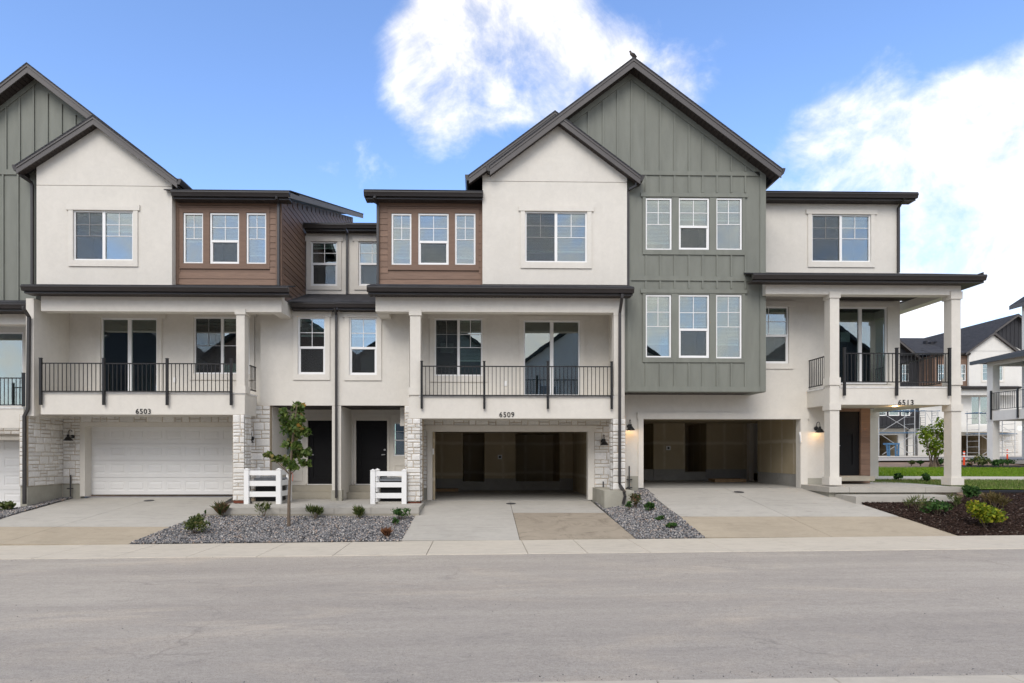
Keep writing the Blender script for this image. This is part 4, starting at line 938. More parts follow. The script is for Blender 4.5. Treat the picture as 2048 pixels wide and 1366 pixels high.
wall(C, (1650, 600, 1800, 806), CPB, [(1668, 614, 1774, 768)], name='balcony_wall')
window(C, CPB, (1668, 614, 1774, 768), 'patio', 0, ('stucco_trim', 8, 9, 0, 6), deep=2.2, room=True)
box_px('balcony_front', (1658.5, 776, 1902, 809.5), CB+.03, .2, 'stucco', C)
box_px('coping', (1680, 773, 1902, 776), CB+.015, .24, 'white_flashing', C)
xL = X(1658.5, CB+.03); MB().box(xL+.001, xL+.2, CB+.232, CW, Z(1658, 809.5, CB), Z(1658, 776, CB)).obj('balcony_return', 'stucco', C)
MB().box(xL-.02, xL+.22, CB+.35, CW-.01, Z(1658, 776, CB)+.001, Z(1658, 772.5, CB)).obj('coping', 'white_flashing', C)
MB().box(xL+.2, xR-.2, CB+.232, CPB-.001, Z(1800, 809.5, CB)+.03, Z(1800, 780, CB)).obj('balcony_floor', 'stucco', C)
xr2 = X(1902, CB+.03); MB().box(xr2-.2, xr2-.001, CB+.232, CPB+1.5, Z(1900, 809.5, CB), Z(1900, 776, CB)).obj('balcony_return', 'stucco', C)
railing(C, [1688, 1792.5, 1898], 706, 765, CB-.02, 9, 27)
side_railing(C, xL+.06, CB+.4, CW-.02, Z(1650, 708, CB), Z(1650, 767, CB))
side_railing(C, xr2-.06, CB+.4, CPB+1.4, Z(1900, 706, CB), Z(1900, 765, CB))
for r, cp, bs in (((1660, 584, 1678.5, 776), (583, 596, .03), (755, 770, .03)), ((1903, 584, 1921.5, 776), (583, 598, .035), (755, 770, .035)),
                  ((1660, 776, 1678.5, 970.5), (806, 820, .035), (954, 970, .045)), ((1903, 776, 1922.5, 971), (808, 822, .035), (955, 970, .05))):
    column(C, r, CB, .31, cp, bs)
bk = CPB+1.6
column(C, (1737, 818, 1757, 957), bk, .3, (818, 835, .02), None)
number(C, '6513', 1811.5, 799.5, 810, CB+.03)
# ground floor of the porch: dark door set in brown siding
zp = Z(1700, 951, CPB); zq = Z(1700, 806, CPB)
d0, d1 = X(1668, CPB), X(1720, CPB)
wall_holes(MB(), X(1655, CPB), X(1740, CPB), .8, zq, CPB, CPB+.2, [(d0, d1, zp, Z(1700, 823, CPB))]).obj('door_wall', 'brown_trim', C)
dz1 = Z(1700, 823, CPB); m = MB(); wall_holes(m, d0, d1, zp, dz1, CPB+.05, CPB+.09, [(d0+.15, d1-.22, zp+.35, dz1-.75)]); m.box(d0, d1, CPB+.075, CPB+.1, zp, dz1)
do = m.obj('front_door', 'black_door', C)
MB().tube([(d0+.1, CPB+.05, zp+1), (d0+.1, CPB, zp+1), (d0+.2, CPB, zp+.99)], .016, 8).obj('handle', 'steel', do, True)
sp = MB().box(d1+.001, X(1740, CPB), CPB-.012, CPB-.001, zp, zq).obj('siding', 'brown_trim', C); z = zp
while z < zq-.05: plank(sp, d1+.01, X(1739, CPB), CPB-.012, z, .182); z += .182
MB().box(X(1660, CPB), X(1727, CPB), CPB-.6, CPB, Z(1700, 962, CPB-.6), zp-.005).obj('door_step', 'concrete_step', C)
l = bpy.data.lights.new('porch_light', 'POINT'); l.energy = 2.2; l.color = (1, .62, .28); l.shadow_soft_size = .05
lc = Vector((X(1790, 19.4), 19.4, Z(1800, 809.5, CB)-.06)); place(bpy.data.objects.new('porch_light', l), lc, C)
MB().lathe([(.08, .088), (.08, .078), (0, .076)], lc, 16).obj('porch_downlight', 'warm_bulb', C, True)
# garage of 6513
gfz, gft = garage_frame(C, (1286, 838, 1600, 975.5), 1274, 1617, 825, 1276, 1614, CW)
MB().box(X(1254, CW), X(1276, CW), CW-.03, CW-.001, .5, Z(1265, 952, CW)).obj('foundation', 'foundation', C)
MB().box(X(1614, CW), X(1655, CW), CW-.03, CW-.001, .5, Z(1635, 956, CW)).obj('foundation', 'foundation', C)
GC = 25.2; cx1 = X(1603, 20.1)
garage_room(C, X(1262, CW), cx1+1.2, gfz, gft+.12, CW+.2, GC, [(X(1307, GC), X(1370, GC)), (X(1413, GC), X(1493.5, GC))], Z(1400, 938.5, GC))
MB().box(X(1262, CW), cx1+1.2, CW+.0, CW+.199, gfz-.12, gfz-.001).obj('garage_floor', 'garage_floor', C)
MB().box(X(1280, GC), X(1310, GC), GC+.05, GC+.15, gfz, Z(1400, 938.5, GC)).obj('stem_wall', 'garage_floor', C)
MB().box(X(1365, GC), X(1416, GC), GC+.05, GC+.15, gfz, Z(1400, 938.5, GC)-.1).obj('stem_wall', 'garage_floor', C)
MB().box(cx1, cx1+.12, CW+.251, 23.3, Z(1560, 946, 21.7), gft+.12).obj('drywall', 'drywall', C)
MB().box(cx1+.008, cx1+.13, CW+.251, 23.3, gfz, Z(1560, 946, 21.7)).obj('stem_wall', 'garage_floor', C)
MB().box(cx1+.12, cx1+1.2, 23.2, 23.3, gfz, gft+.12).obj('partition', 'drywall', C)
MB().box(cx1+1.1, cx1+1.2, 23.3, GC+2, gfz, gft+.12).obj('drywall', 'drywall', C)
MB().box(X(1493.5, GC), X(1502, GC), GC-.25, GC+.1, gfz, gft+.12).obj('jamb', 'stucco_trim', C)
MB().box(X(1502, GC), cx1+1.1, GC-.05, GC+.05, gfz+.3, gft+.12).obj('side_door', 'white_door', C)
outlet(C, 1336.5, 896, GC)
MB().box(cx1-1.5, cx1-.3, 23.6, 24.3, gfz+.001, gfz+.12).obj('lumber_stack', 'lumber', C)
MB().tube([P(1599.5, 864, CW-.05), P(1601, 872, CW-.08), P(1602, 885, CW-.07)], .03, 6).obj('weather_strip', 'white_vinyl', C)

# ================================================================== green neighbour at the left edge
D = empty('townhouse', (X(-60, 18.9), 18.9, .2), 'green gabled townhouse cut off by the left edge of the picture', 'townhouse', 'townhouses in the row')
DG, DB, DS, DD = 18.9, 18.9, 20.3, 20.6
xl, xr = X(-225, DG), X(72, DG)
pt = MB().box(xl, xr, DG, DG+.3, Z(30, 610, DG), Z(30, 345, DG)).obj('siding_panel', 'green_board', D)
ga, gl, gr, gf = gable_roof(D, (54, 125), (-260, 370), (330, 338), DG, .40, DG+10, th=.30, gut=False)
gp = gable_wall(D, X(-225, DG), X(200, DG), Z(30, 345, DG), ga, gl, gr, DG, 'green_board', drop=.2)
mr = (ga.z-gr.z)/(gr.x-ga.x); ml = (ga.z-gl.z)/(ga.x-gl.x)
x = 14.
for x in (-14, 13, 40, 68, 95.5, 123.5, 151):
    xc = X(x, DG); zt = ga.z-.40-abs(xc-ga.x)*(mr if xc > ga.x else ml)
    piece('batten', xc-.024, xc+.024, DG-.034, DG-.001, Z(x, 343, DG), zt, 'green_board', gp)
battens(pt, [-20, 7, 37], 350, 601, DG); bands(pt, [(339, 349)], -200, 72, DG)
for sg, mm, xe in ((1, mr, X(190, DG)), (-1, ml, X(-200, DG))):
    z0 = ga.z-.20; z1 = z0-abs(xe-ga.x)*mm; d = .2; q = [(ga.x, z0-d), (xe, z1-d), (xe, z1), (ga.x, z0)]
    MB().prism_y(q if sg > 0 else q[::-1], DG-.036, DG-.0005).obj('rake_board', 'green_board', gp)
downspout(D, [P(38, 342, YW-.15), P(40, 350, YW-.1), P(63, 365, DG-.1), P(64.5, 372, DG-.1), P(64.5, 568, DG-.1)])
zg, zs_ = eave(D, -300, 66, 606, DB-.45, DB+.1, (DG, Z(-50, 600, DG)))
box_px('beam', (-300, 622, 52, 648), DB+.1, .3, 'stucco', D)
wall(D, (-300, 630, 80, 880), DS, [(-70, 664, 46.5, 812)], name='balcony_wall')
window(D, DS, (-70, 664, 46.5, 812), 'patio', 0, None, deep=1.2)
box_px('balcony_front', (-300, 817, 47, 856), DB+.1, .2, 'stucco', D)
box_px('coping', (-300, 813.5, 47, 817), DB+.08, .24, 'white_flashing', D)
railing(D, [-110, 48], 755, 811, DB+.1, 8, 2)
veneer(D, 'front', DS-.05, X(-60, DS), X(43, DS), Z(20, 869, DS), Z(20, 853, DS), 31)
MB().box(X(-300, DS), X(60, DS), DS+.205, DS+.3, Z(20, 872, DS), Z(20, 850, DS)).obj('garage_wall', 'mortar', D)
zd0 = Z(20, 1015.5, DD); garage_door(D, X(-290, DD), X(46, DD), zd0, Z(20, 872, DD), DD, 8)
# ================================================================== ground, road, walks
def np_mesh(name, verts, tris, mat, tint=None, loc=(0, 0, 0), parent=None):
    me = bpy.data.meshes.new(name); n, t = len(verts), len(tris)
    me.vertices.add(n); me.vertices.foreach_set('co', np.asarray(verts, np.float32).ravel())
    me.loops.add(t*3); me.loops.foreach_set('vertex_index', np.asarray(tris, np.int32).ravel())
    me.polygons.add(t); me.polygons.foreach_set('loop_start', np.arange(0, t*3, 3, dtype=np.int32)); me.polygons.foreach_set('loop_total', np.full(t, 3, np.int32))
    if tint is not None:
        a = me.attributes.new('tint', 'FLOAT', 'POINT'); a.data.foreach_set('value', np.asarray(tint, np.float32))
    me.update(calc_edges=True); me.validate(); me.materials.append(MATS[mat])
    return place(bpy.data.objects.new(name, me), loc, parent)
def sm(a, b, x): t = max(0, min(1, (x-a)/(b-a))); return t*t*(3-2*t)
def H(x, y):                            # lie of the land: flat street, rising towards the back on the right
    k = sm(11.5, 13.5, x) if y < 30 else 1
    r = 0.86*sm(15.4, 18.6, y)+max(0, min(13, y-18.6))*.033+sm(31, 36, y)*.25
    return G(x)+r*k
xs_ = sorted({*np.linspace(-300, -40, 6), *np.linspace(-40, 10, 26), *np.linspace(10, 60, 51), *np.linspace(60, 400, 8)})
ys_ = sorted({*np.linspace(-300, -10, 6), *np.linspace(-10, 40, 51), *np.linspace(40, 100, 13), *np.linspace(100, 700, 7)})
v = [(x, y, H(x, y)-.09) for y in ys_ for x in xs_]; nx = len(xs_)
m = MB(); m.v = v; m.f = [(j*nx+i, j*nx+i+1, (j+1)*nx+i+1, (j+1)*nx+i) for j in range(len(ys_)-1) for i in range(nx-1)]
tag(m.obj('ground', 'dirt', smooth=True), kind='structure')
YS0, YS1, YN = 12.69, 14.66, 5.58
m = MB(); m.add([(-60, YN, G(-60)), (60, YN, G(60)), (60, YS0, G(60)), (-60, YS0, G(-60))], [(0, 1, 2, 3)])
m = MB(); q = np.linspace(-60, 60, 41)
for a, b in zip(q[:-1], q[1:]): m.add([(a, YN-.02, G(a)-.012), (b, YN-.02, G(b)-.012), (b, YS0+.01, G(b)-.012), (a, YS0+.01, G(a)-.012)], [(0, 1, 2, 3)])
tag(m.obj('road', 'asphalt'), kind='structure')
def walk(name, y0, y1, joints, mat, z_add=0.0):
    m = MB(); a, b = joints[0], joints[-1]
    m.add([(a, y0+.01, G(a)-.05), (b, y0+.01, G(b)-.05), (b, y1-.01, G(b)-.05), (a, y1-.01, G(a)-.05)], [(0, 1, 2, 3)])
    s = tag(m.obj(name, 'soil'), kind='structure')
    for a, b in zip(joints[:-1], joints[1:]):
        g = .005; p = MB(); za, zb_ = G(a)+z_add, G(b)+z_add; a += g; b -= g; e = .008
        top = [(a+e, y0+e, za), (b-e, y0+e, zb_), (b-e, y1-e, zb_), (a+e, y1-e, za)]; mid = [(a, y0, za-e), (b, y0, zb_-e), (b, y1, zb_-e), (a, y1, za-e)]
        low = [(x_, y_, z_-.09) for x_, y_, z_ in mid]
        p.add(top+mid+low, [(0, 1, 2, 3)]+[(4+i, 4+(i+1) % 4, (i+1) % 4, i) for i in range(4)]+[(8+i, 8+(i+1) % 4, 4+(i+1) % 4, 4+i) for i in range(4)]); p.obj('slab', mat, s)
    return s
JP = [-1100, -900, -720, -560, -420, -280, -150, -20, 128, 275, 415, 546, 686, 860, 1049, 1160, 1276, 1430, 1577, 1720, 1868, 2010, 2160, 2300, 2460, 2620]
walk('sidewalk', YS0, YS1, [X(p, 13.67) for p in JP], 'concrete_walk')
walk('near_walk', 3.9, YN, list(np.arange(-24, 24.1, 1.6)), 'concrete_walk', -.004)

def driveway(name, edges_l, edges_r, prof, cells, mats, joint=None, label=None):
    """edges are pixel polylines back to front; cells = list of (t0, t1, u0, u1, mat): t along, u across"""
    def at(poly, y):
        for (x0, y0), (x1, y1) in zip(poly[:-1], poly[1:]):
            if y <= y1 or (x1, y1) == poly[-1]: return x0+(x1-x0)*(y-y0)/(y1-y0)
    def pt(u, y, dz=0):
        l_, r_ = on_profile(at(edges_l, y), y, prof), on_profile(at(edges_r, y), y, prof)
        jx = .5
        if joint:
            jp = on_profile(at(joint, y), y, prof); jx = (jp.x-l_.x)/(r_.x-l_.x)
        k = u*2*jx if u <= .5 else jx+(u-.5)*2*(1-jx)
        p = l_.lerp(r_, k); p.z += dz; return p
    ys = [edges_l[0][1], edges_l[-1][1]]
    base = MB(); n = 10
    for i in range(n):
        y0, y1 = ys[0]+(ys[1]-ys[0])*i/n, ys[0]+(ys[1]-ys[0])*(i+1)/n
        base.add([pt(0, y0, -.06), pt(1, y0, -.06), pt(1, y1, -.06), pt(0, y1, -.06)], [(3, 2, 1, 0)])
    d = tag(base.obj(name, 'soil'), kind='structure')
    for (y0, y1, u0, u1, mat) in cells:
        m = MB(); k = 8; g = .0012
        rows = [y0+(y1-y0)*i/k for i in range(k+1)]
        rows[0] += .12; rows[-1] -= .12
        for i, y in enumerate(rows):
            a, b = pt(u0+(g if u0 > 0 else 0), y), pt(u1-(g if u1 < 1 else 0), y)
            m.v += [tuple(a+Vector((0, 0, -.08))), tuple(a), tuple(b), tuple(b+Vector((0, 0, -.08)))]
        for i in range(k):
            for j in range(3): m.f.append((i*4+j, (i+1)*4+j, (i+1)*4+j+1, i*4+j+1))
        m.f.append((0, 1, 2, 3)); m.f.append((k*4+3, k*4+2, k*4+1, k*4)); m.obj('slab', mat, d)
    return d
driveway('driveway', [(160, 992.5), (0, 1038), (-170, 1094)], [(468, 992.5), (412, 1026), (258, 1087.5)], PROF_A,
         [(992.5, 1053.5, 0, .5, 'concrete_grey'), (992.5, 1053.5, .5, 1, 'concrete_grey'), (1053.5, 1088.5, 0, .5, 'concrete_tan'), (1053.5, 1088.5, .5, 1, 'concrete_tan')],
         None, [(322, 992.5), (0, 1087), (-30, 1095)])
driveway('driveway', [(852, 1001), (848, 1003), (801, 1081.8)], [(1181, 1001), (1183, 1003), (1272, 1077.5)], PROF_B,
         [(1001, 1080.5, 0, .5, 'concrete_grey'), (1001, 1025.5, .5, 1, 'concrete_grey'), (1025.5, 1079.5, .5, 1, 'concrete_tan_stained')],
         None, [(1019, 1001), (1020, 1003), (1040, 1080.5)])
driveway('driveway', [(1287, 976), (1411, 1075.5)], [(1628, 979.5), (1712, 1005), (1918, 1072)], PROF_C,
         [(976, 1033, 0, .5, 'concrete_grey'), (976, 1033, .5, 1, 'concrete_grey'), (1033, 1074.5, 0, .5, 'concrete_tan'), (1033, 1074.5, .5, 1, 'concrete_tan')],
         None, [(1449, 976), (1665, 1074)])
# walk slab in front of the entries
sx = [X(412, 16.9), X(560, 16.9), X(668, 16.9), X(742, 16.9), X(838, 16.9)]
base = tag(MB().box(sx[0]+.02, sx[-1]-.02, 16.93, 20.1, SLAB_Z-.4, SLAB_Z-.06).obj('entry_walk', 'foundation'), kind='structure')
for a, b in zip(sx[:-1], sx[1:]):
    MB().prism_z([(a+.005, 16.9), (b-.005, 16.9), (b-.005+(.0 if b < sx[-1] else -.05), 20.12), (a+.005, 20.12)], SLAB_Z-.16, SLAB_Z).obj('slab', 'concrete_grey', base)
MB().box(sx[0]+.001, sx[-1]-.001, 16.905, 16.94, SLAB_Z-.5, SLAB_Z-.161).obj('slab_edge', 'concrete_step', base)
# porch slabs of 6513
zt1 = Z(1790, 974, 18.15); pxl, pxr = X(1658, 18.15), X(1929, 18.15)
base = tag(MB().box(pxl+.06, pxr-.15, 18.25, 22.4, .3, zt1-.17).obj('porch', 'foundation'), kind='structure')
q = [pxl, X(1699, 18.15), X(1851, 18.15), pxr]
for a, b in zip(q[:-1], q[1:]): MB().box(a+.004, b-.004, 18.15, CW-.04 if b < X(1700, 18.15) else 22.6, zt1-.16, zt1).obj('slab', 'concrete_step' if False else 'concrete_grey', base)
ly = 17.2; lz = Z(1800, 993, ly)
MB().box(X(1712, ly), X(1917, ly), ly, 18.24, lz-.35, lz).obj('step_slab', 'concrete_grey', base)

# ------------------------------------------------------------------ beds
rng = np.random.default_rng(3)
def rot_mats(n, rg):
    q = rg.normal(size=(n, 4)); q /= np.linalg.norm(q, axis=1)[:, None]; w, x, y, z = q.T
    return np.stack([np.stack([1-2*(y*y+z*z), 2*(x*y-z*w), 2*(x*z+y*w)], -1), np.stack([2*(x*y+z*w), 1-2*(x*x+z*z), 2*(y*z-x*w)], -1), np.stack([2*(x*z-y*w), 2*(y*z+x*w), 1-2*(x*x+y*y)], -1)], 1)
CUBE = np.array([(-1,-1,-1),(1,-1,-1),(1,1,-1),(-1,1,-1),(-1,-1,1),(1,-1,1),(1,1,1),(-1,1,1)], float)*.5
CT = np.array([(0,2,1),(0,3,2),(4,5,6),(4,6,7),(0,1,5),(0,5,4),(1,2,6),(1,6,5),(2,3,7),(2,7,6),(3,0,4),(3,4,7)])
def scatter_chunks(name, pts, size, aspect, mat, rg, flat=False, tint_pow=1.0, parent=None):
    n = len(pts); sc = size*rg.uniform(.55, 1.35, n)
    base = CUBE[None]*rg.uniform(.55, 1.0, (n, 8, 1))*np.asarray(aspect)[None, None]*sc[:, None, None]
    if flat:
        a = rg.uniform(0, 2*math.pi, n); t = rg.normal(0, .3, n); c, s_ = np.cos(a), np.sin(a); Rm = np.zeros((n, 3, 3))
        Rm[:, 0, 0] = c; Rm[:, 0, 1] = -s_; Rm[:, 1, 0] = s_; Rm[:, 1, 1] = c; Rm[:, 2, 2] = 1; Rm[:, 2, 0] = np.sin(t)
    else: Rm = rot_mats(n, rg)
    v = np.einsum('nij,nkj->nki', Rm, base)+pts[:, None]; t = (CT[None]+(np.arange(n)*8)[:, None, None]).reshape(-1, 3)
    return np_mesh(name, v.reshape(-1, 3), t, mat, np.repeat(rg.random(n)**tint_pow, 8), parent=parent)
def bed(name, left, right, mat_base, mat_chunk, dens, size, aspect, flat=False, steps=12, bumpy=.03, chunk_name='gravel', tint_pow=1.0):
    """surface between two 3-D polylines, covered with loose chunks"""
    def along(poly, t):
        poly = [Vector(p) for p in poly]; L = [0]
        for a, b in zip(poly[:-1], poly[1:]): L.append(L[-1]+(b-a).length)
        d = t*L[-1]
        for i in range(len(poly)-1):
            if d <= L[i+1]+1e-9: return poly[i].lerp(poly[i+1], (d-L[i])/max(1e-9, L[i+1]-L[i]))
        return poly[-1]
    m = MB(); w = 14
    for i in range(steps+1):
        l_, r_ = along(left, i/steps), along(right, i/steps); m.v += [tuple(l_.lerp(r_, j/w)) for j in range(w+1)]
    g = np.array(m.v).reshape(steps+1, w+1, 3)
    m.f = [(i*(w+1)+j, i*(w+1)+j+1, (i+1)*(w+1)+j+1, (i+1)*(w+1)+j) for i in range(steps) for j in range(w)]
    b = tag(m.obj(name, mat_base, smooth=True), kind='structure')
    P_ = []
    for i in range(steps):
        for j in range(w):
            a, b_, c, d = g[i, j], g[i, j+1], g[i+1, j+1], g[i+1, j]
            ar = .5*np.linalg.norm(np.cross(c-a, d-b_)); k = rng.poisson(ar*dens)
            s_, t_ = rng.random((k, 1)), rng.random((k, 1)); P_.append((a*(1-s_)+b_*s_)*(1-t_)+(d*(1-s_)+c*s_)*t_)
    P_ = np.concatenate(P_); P_[:, 2] += rng.uniform(0, bumpy, len(P_))*.6+.004
    c = scatter_chunks(chunk_name, P_, size, aspect, mat_chunk, rng, flat, tint_pow); tag(c, kind='stuff'); return g
zAt = lambda y: prof_z(y, PROF_A)
fl = on_profile(258, 1088, PROF_A); fr_ = on_profile(801, 1082.5, PROF_B)
bed('planting_bed', [fl, on_profile(330, 1059.5, PROF_A), on_profile(412, 1027, PROF_A)], [fr_, on_profile(818, 1054, PROF_B), on_profile(836, 1023, PROF_B)],
    'gravel_bed', 'gravel_stone', 1350, .043, (1, .8, .6), steps=14)
g1 = [on_profile(1272, 1078, PROF_B), on_profile(1225, 1038, PROF_B), on_profile(1190, 1006, PROF_B)]
g2 = [on_profile(1410, 1076, PROF_C), on_profile(1350, 1027, PROF_C), on_profile(1292, 978, PROF_C)]
bed('planting_bed', g1, g2, 'gravel_bed', 'gravel_stone', 1350, .042, (1, .8, .6), steps=14)
g1 = [Vector((X(-250, 14.7), 14.7, -.05)), Vector((X(-130, 16.8), 16.8, .33)), Vector((X(40, 18.2), 18.2, .47)), Vector((X(60, 19.8), 19.8, .58))]
g2 = [on_profile(-170, 1094, PROF_A), on_profile(0, 1039, PROF_A), on_profile(100, 1009, PROF_A), on_profile(160, 993, PROF_A)]
g2 = [p+Vector((0, 0, .02)) for p in g2]
bed('planting_bed', g1, g2, 'gravel_bed', 'gravel_stone', 1300, .042, (1, .8, .6), steps=14)
# neighbour's garage apron at the far left
tag(MB().add([(X(-330, 14.7), 14.7, -.06), (X(-260, 14.7), 14.7, -.06), (X(42, 20.7), 20.7, zd0-.01), (X(-300, 20.7), 20.7, zd0-.01)], [(0, 1, 2, 3)]).obj('driveway', 'concrete_grey'), kind='structure')
# mulch bed right of 6513's driveway, its height shared with the lawn edge
def mz(x, y): return G(x)+.02+.80*sm(14.4, 18.3, y)
lm = [on_profile(1918, 1072.5, PROF_C), on_profile(1800, 1033, PROF_C), on_profile(1716, 1007, PROF_C), Vector((X(1716, 17.2), 17.22, .66)), Vector((X(1917, 17.2), 17.3, .68)), Vector((X(1930, 18.6), 18.6, .80))]
rm = [Vector((X(2500, YS1), YS1+.01, .1)), Vector((X(2500, 15.3), 15.3, .30)), Vector((X(2450, 16.0), 16, .48)), Vector((X(2350, 16.6), 16.6, .62)), Vector((X(2200, 17.3), 17.3, .76)), Vector((X(2060, 18.2), 18.2, .85))]
bed('planting_bed', lm, rm, 'mulch_bed', 'mulch_chip', 1300, .075, (1.3, .35, .18), True, 18, .03, 'mulch')
m = MB(); m.tube([(p.x, p.y, p.z+.03) for p in (Vector((X(1928, 18.7), 18.7, .82)), Vector((X(1990, 18.55), 18.55, .85)), Vector((X(2060, 18.25), 18.25, .86)), Vector((X(2205, 17.32), 17.32, .77)), Vector((X(2360, 16.6), 16.6, .62)))], .05, 6)
tag(m.obj('bed_edging', 'black_metal', smooth=True), 'black plastic edging between mulch bed and lawn', 'edging')
# lawns and the path between them
def sheet(name, rows, mat, dz=0.0):
    m = MB(); n = len(rows[0])
    for r in rows: m.v += [(x, y, H(x, y)+dz) for x, y in r]
    m.f = [(i*n+j, i*n+j+1, (i+1)*n+j+1, (i+1)*n+j) for i in range(len(rows)-1) for j in range(n-1)]
    return tag(m.obj(name, mat, smooth=True), kind='structure'), rows
def lerp_rows(a, b, n, k):
    """strip between curves a and b given as x -> y"""
    return [[(x, a(x)+(b(x)-a(x))*i/n) for x in k] for i in range(n+1)]
kx = list(np.linspace(13.2, 44, 40))
near = lambda x: 18.75-.02*(x-14)-max(0, x-16)*.35
pth0 = lambda x: 22.6-.165*(x-14.5)+max(0, x-20)*.05; pth1 = lambda x: pth0(x)+1.5
far = lambda x: 31.0-.19*(x-14)
def blades(name, rows, dens, h, w, mat, seed):
    rg = np.random.default_rng(seed); g = np.array(rows); P_ = []
    for i in range(g.shape[0]-1):
        for j in range(g.shape[1]-1):
            a, b, c, d = g[i, j], g[i, j+1], g[i+1, j+1], g[i+1, j]
            ar = abs((b[0]-a[0])*(d[1]-a[1])); k = rg.poisson(ar*dens); s_, t_ = rg.random((k, 1)), rg.random((k, 1)); P_.append((a*(1-s_)+b*s_)*(1-t_)+(d*(1-s_)+c*s_)*t_)
    p = np.concatenate(P_); z = np.array([H(x, y) for x, y in p]); n = len(p); a = rg.uniform(0, 2*math.pi, n); hh = h*rg.uniform(.5, 1.3, n)
    dx, dy = np.cos(a)*w/2, np.sin(a)*w/2; lx, ly = rg.normal(0, h*.5, n), rg.normal(0, h*.5, n)
    v = np.stack([np.stack([p[:, 0]-dx, p[:, 1]-dy, z-.005], -1), np.stack([p[:, 0]+dx, p[:, 1]+dy, z-.005], -1), np.stack([p[:, 0]+lx, p[:, 1]+ly, z+hh], -1)], 1).reshape(-1, 3)
    return tag(np_mesh(name, v, np.arange(n*3).reshape(-1, 3), mat, np.repeat(rg.random(n), 3)), kind='stuff')
_, r1 = sheet('lawn', lerp_rows(near, pth0, 8, kx), 'lawn_base', -.01); blades('grass', r1, 420, .055, .022, 'grass_dry', 1)
_, r2 = sheet('lawn', lerp_rows(pth1, far, 10, kx), 'lawn_base', -.01); blades('grass', r2, 300, .06, .025, 'grass_blade', 2)
rows = lerp_rows(pth0, pth1, 2, kx); pb, _ = sheet('garden_path', rows, 'soil', -.03)
for i in range(0, len(kx)-1):
    a, b = kx[i]+.006, kx[i+1]-.006; m = MB()
    t = [(a, pth0(a)), (b, pth0(b)), (b, pth1(b)), (a, pth1(a))]; m.v = [(x, y, H(x, y)+.025) for x, y in t]+[(x, y, H(x, y)-.06) for x, y in t]
    m.f = [(0, 1, 2, 3), (4, 5, 1, 0), (5, 6, 2, 1), (6, 7, 3, 2), (7, 4, 0, 3)]; m.obj('slab', 'concrete_walk', pb)
sheet('far_road', [[(x, 34.5+i*3.) for x in np.linspace(8, 90, 20)] for i in range(4)], 'asphalt', .0)
sheet('far_pavement', [[(x, 44.5+i*4.) for x in np.linspace(8, 110, 20)] for i in range(5)], 'concrete_walk', .02)
far2 = lambda x: far(x)+2.4
sheet('planting_bed', lerp_rows(far, far2, 3, list(np.linspace(23.2, 40, 18))), 'mulch_bed', .0)

# loose grit on the asphalt, thicker along its edges
n = 900; gy = np.where(rng.random(n) < .45, YN+abs(rng.normal(0, .12, n)), np.where(rng.random(n) < .3, YS0-abs(rng.normal(0, .15, n)), rng.uniform(YN, YS0, n))); gxx = rng.uniform(-14, 14, n)
pts = np.stack([gxx, gy, .0066*gxx-.009], -1); tag(scatter_chunks('grit', pts, .011, (1, .8, .6), 'gravel_stone', rng, tint_pow=.5), kind='stuff')
# ------------------------------------------------------------------ plants
def leaf_cloud(n, centers, radii, leaf, rg, up=.35, shape='leaf'):
    """n folded leaves spread through overlapping ellipsoids; returns verts, tris, tint"""
    k = rg.integers(0, len(centers), n); d = rg.normal(size=(n, 3)); d /= np.linalg.norm(d, axis=1)[:, None]
    p = np.array(centers)[k]+d*np.array(radii)[k]*(rg.random((n, 1))**.45)
    Rm = rot_mats(n, rg); s_ = leaf*rg.uniform(.6, 1.35, n)
    if shape == 'leaf': L = np.array([(-.5, 0, 0), (-.1, .36, .10), (.5, .02, .0), (-.1, -.36, .10), (.05, 0, -.04)]); T = np.array([(0, 4, 1), (1, 4, 2), (2, 4, 3), (3, 4, 0)])
    elif shape == 'maple': L = np.array([(-.5, 0, 0), (-.25, .48, .08), (.05, .22, .02), (.5, .0, -.06), (.05, -.22, .02), (-.25, -.48, .08)]); T = np.array([(0, 2, 1), (0, 3, 2), (0, 4, 3), (0, 5, 4)])
    else: L = np.array([(-.5, -.06, 0), (-.5, .06, 0), (.1, .085, .05), (.6, 0, -.02), (.1, -.085, .05)]); T = np.array([(0, 2, 1), (0, 4, 2), (4, 3, 2)])
    if shape == 'blade':
        out_ = d.copy(); out_[:, 2] = abs(out_[:, 2])+up; out_ /= np.linalg.norm(out_, axis=1)[:, None]
        sd_ = np.cross(out_, rg.normal(size=(n, 3))); sd_ /= np.linalg.norm(sd_, axis=1)[:, None]; Rm = np.stack([out_, sd_, np.cross(out_, sd_)], -1)
    v = np.einsum('nij,kj->nki', Rm, L)*s_[:, None, None]+p[:, None]; m_ = len(L)
    return v.reshape(-1, 3), (T[None]+(np.arange(n)*m_)[:, None, None]).reshape(-1, 3), np.repeat(rg.random(n), m_)
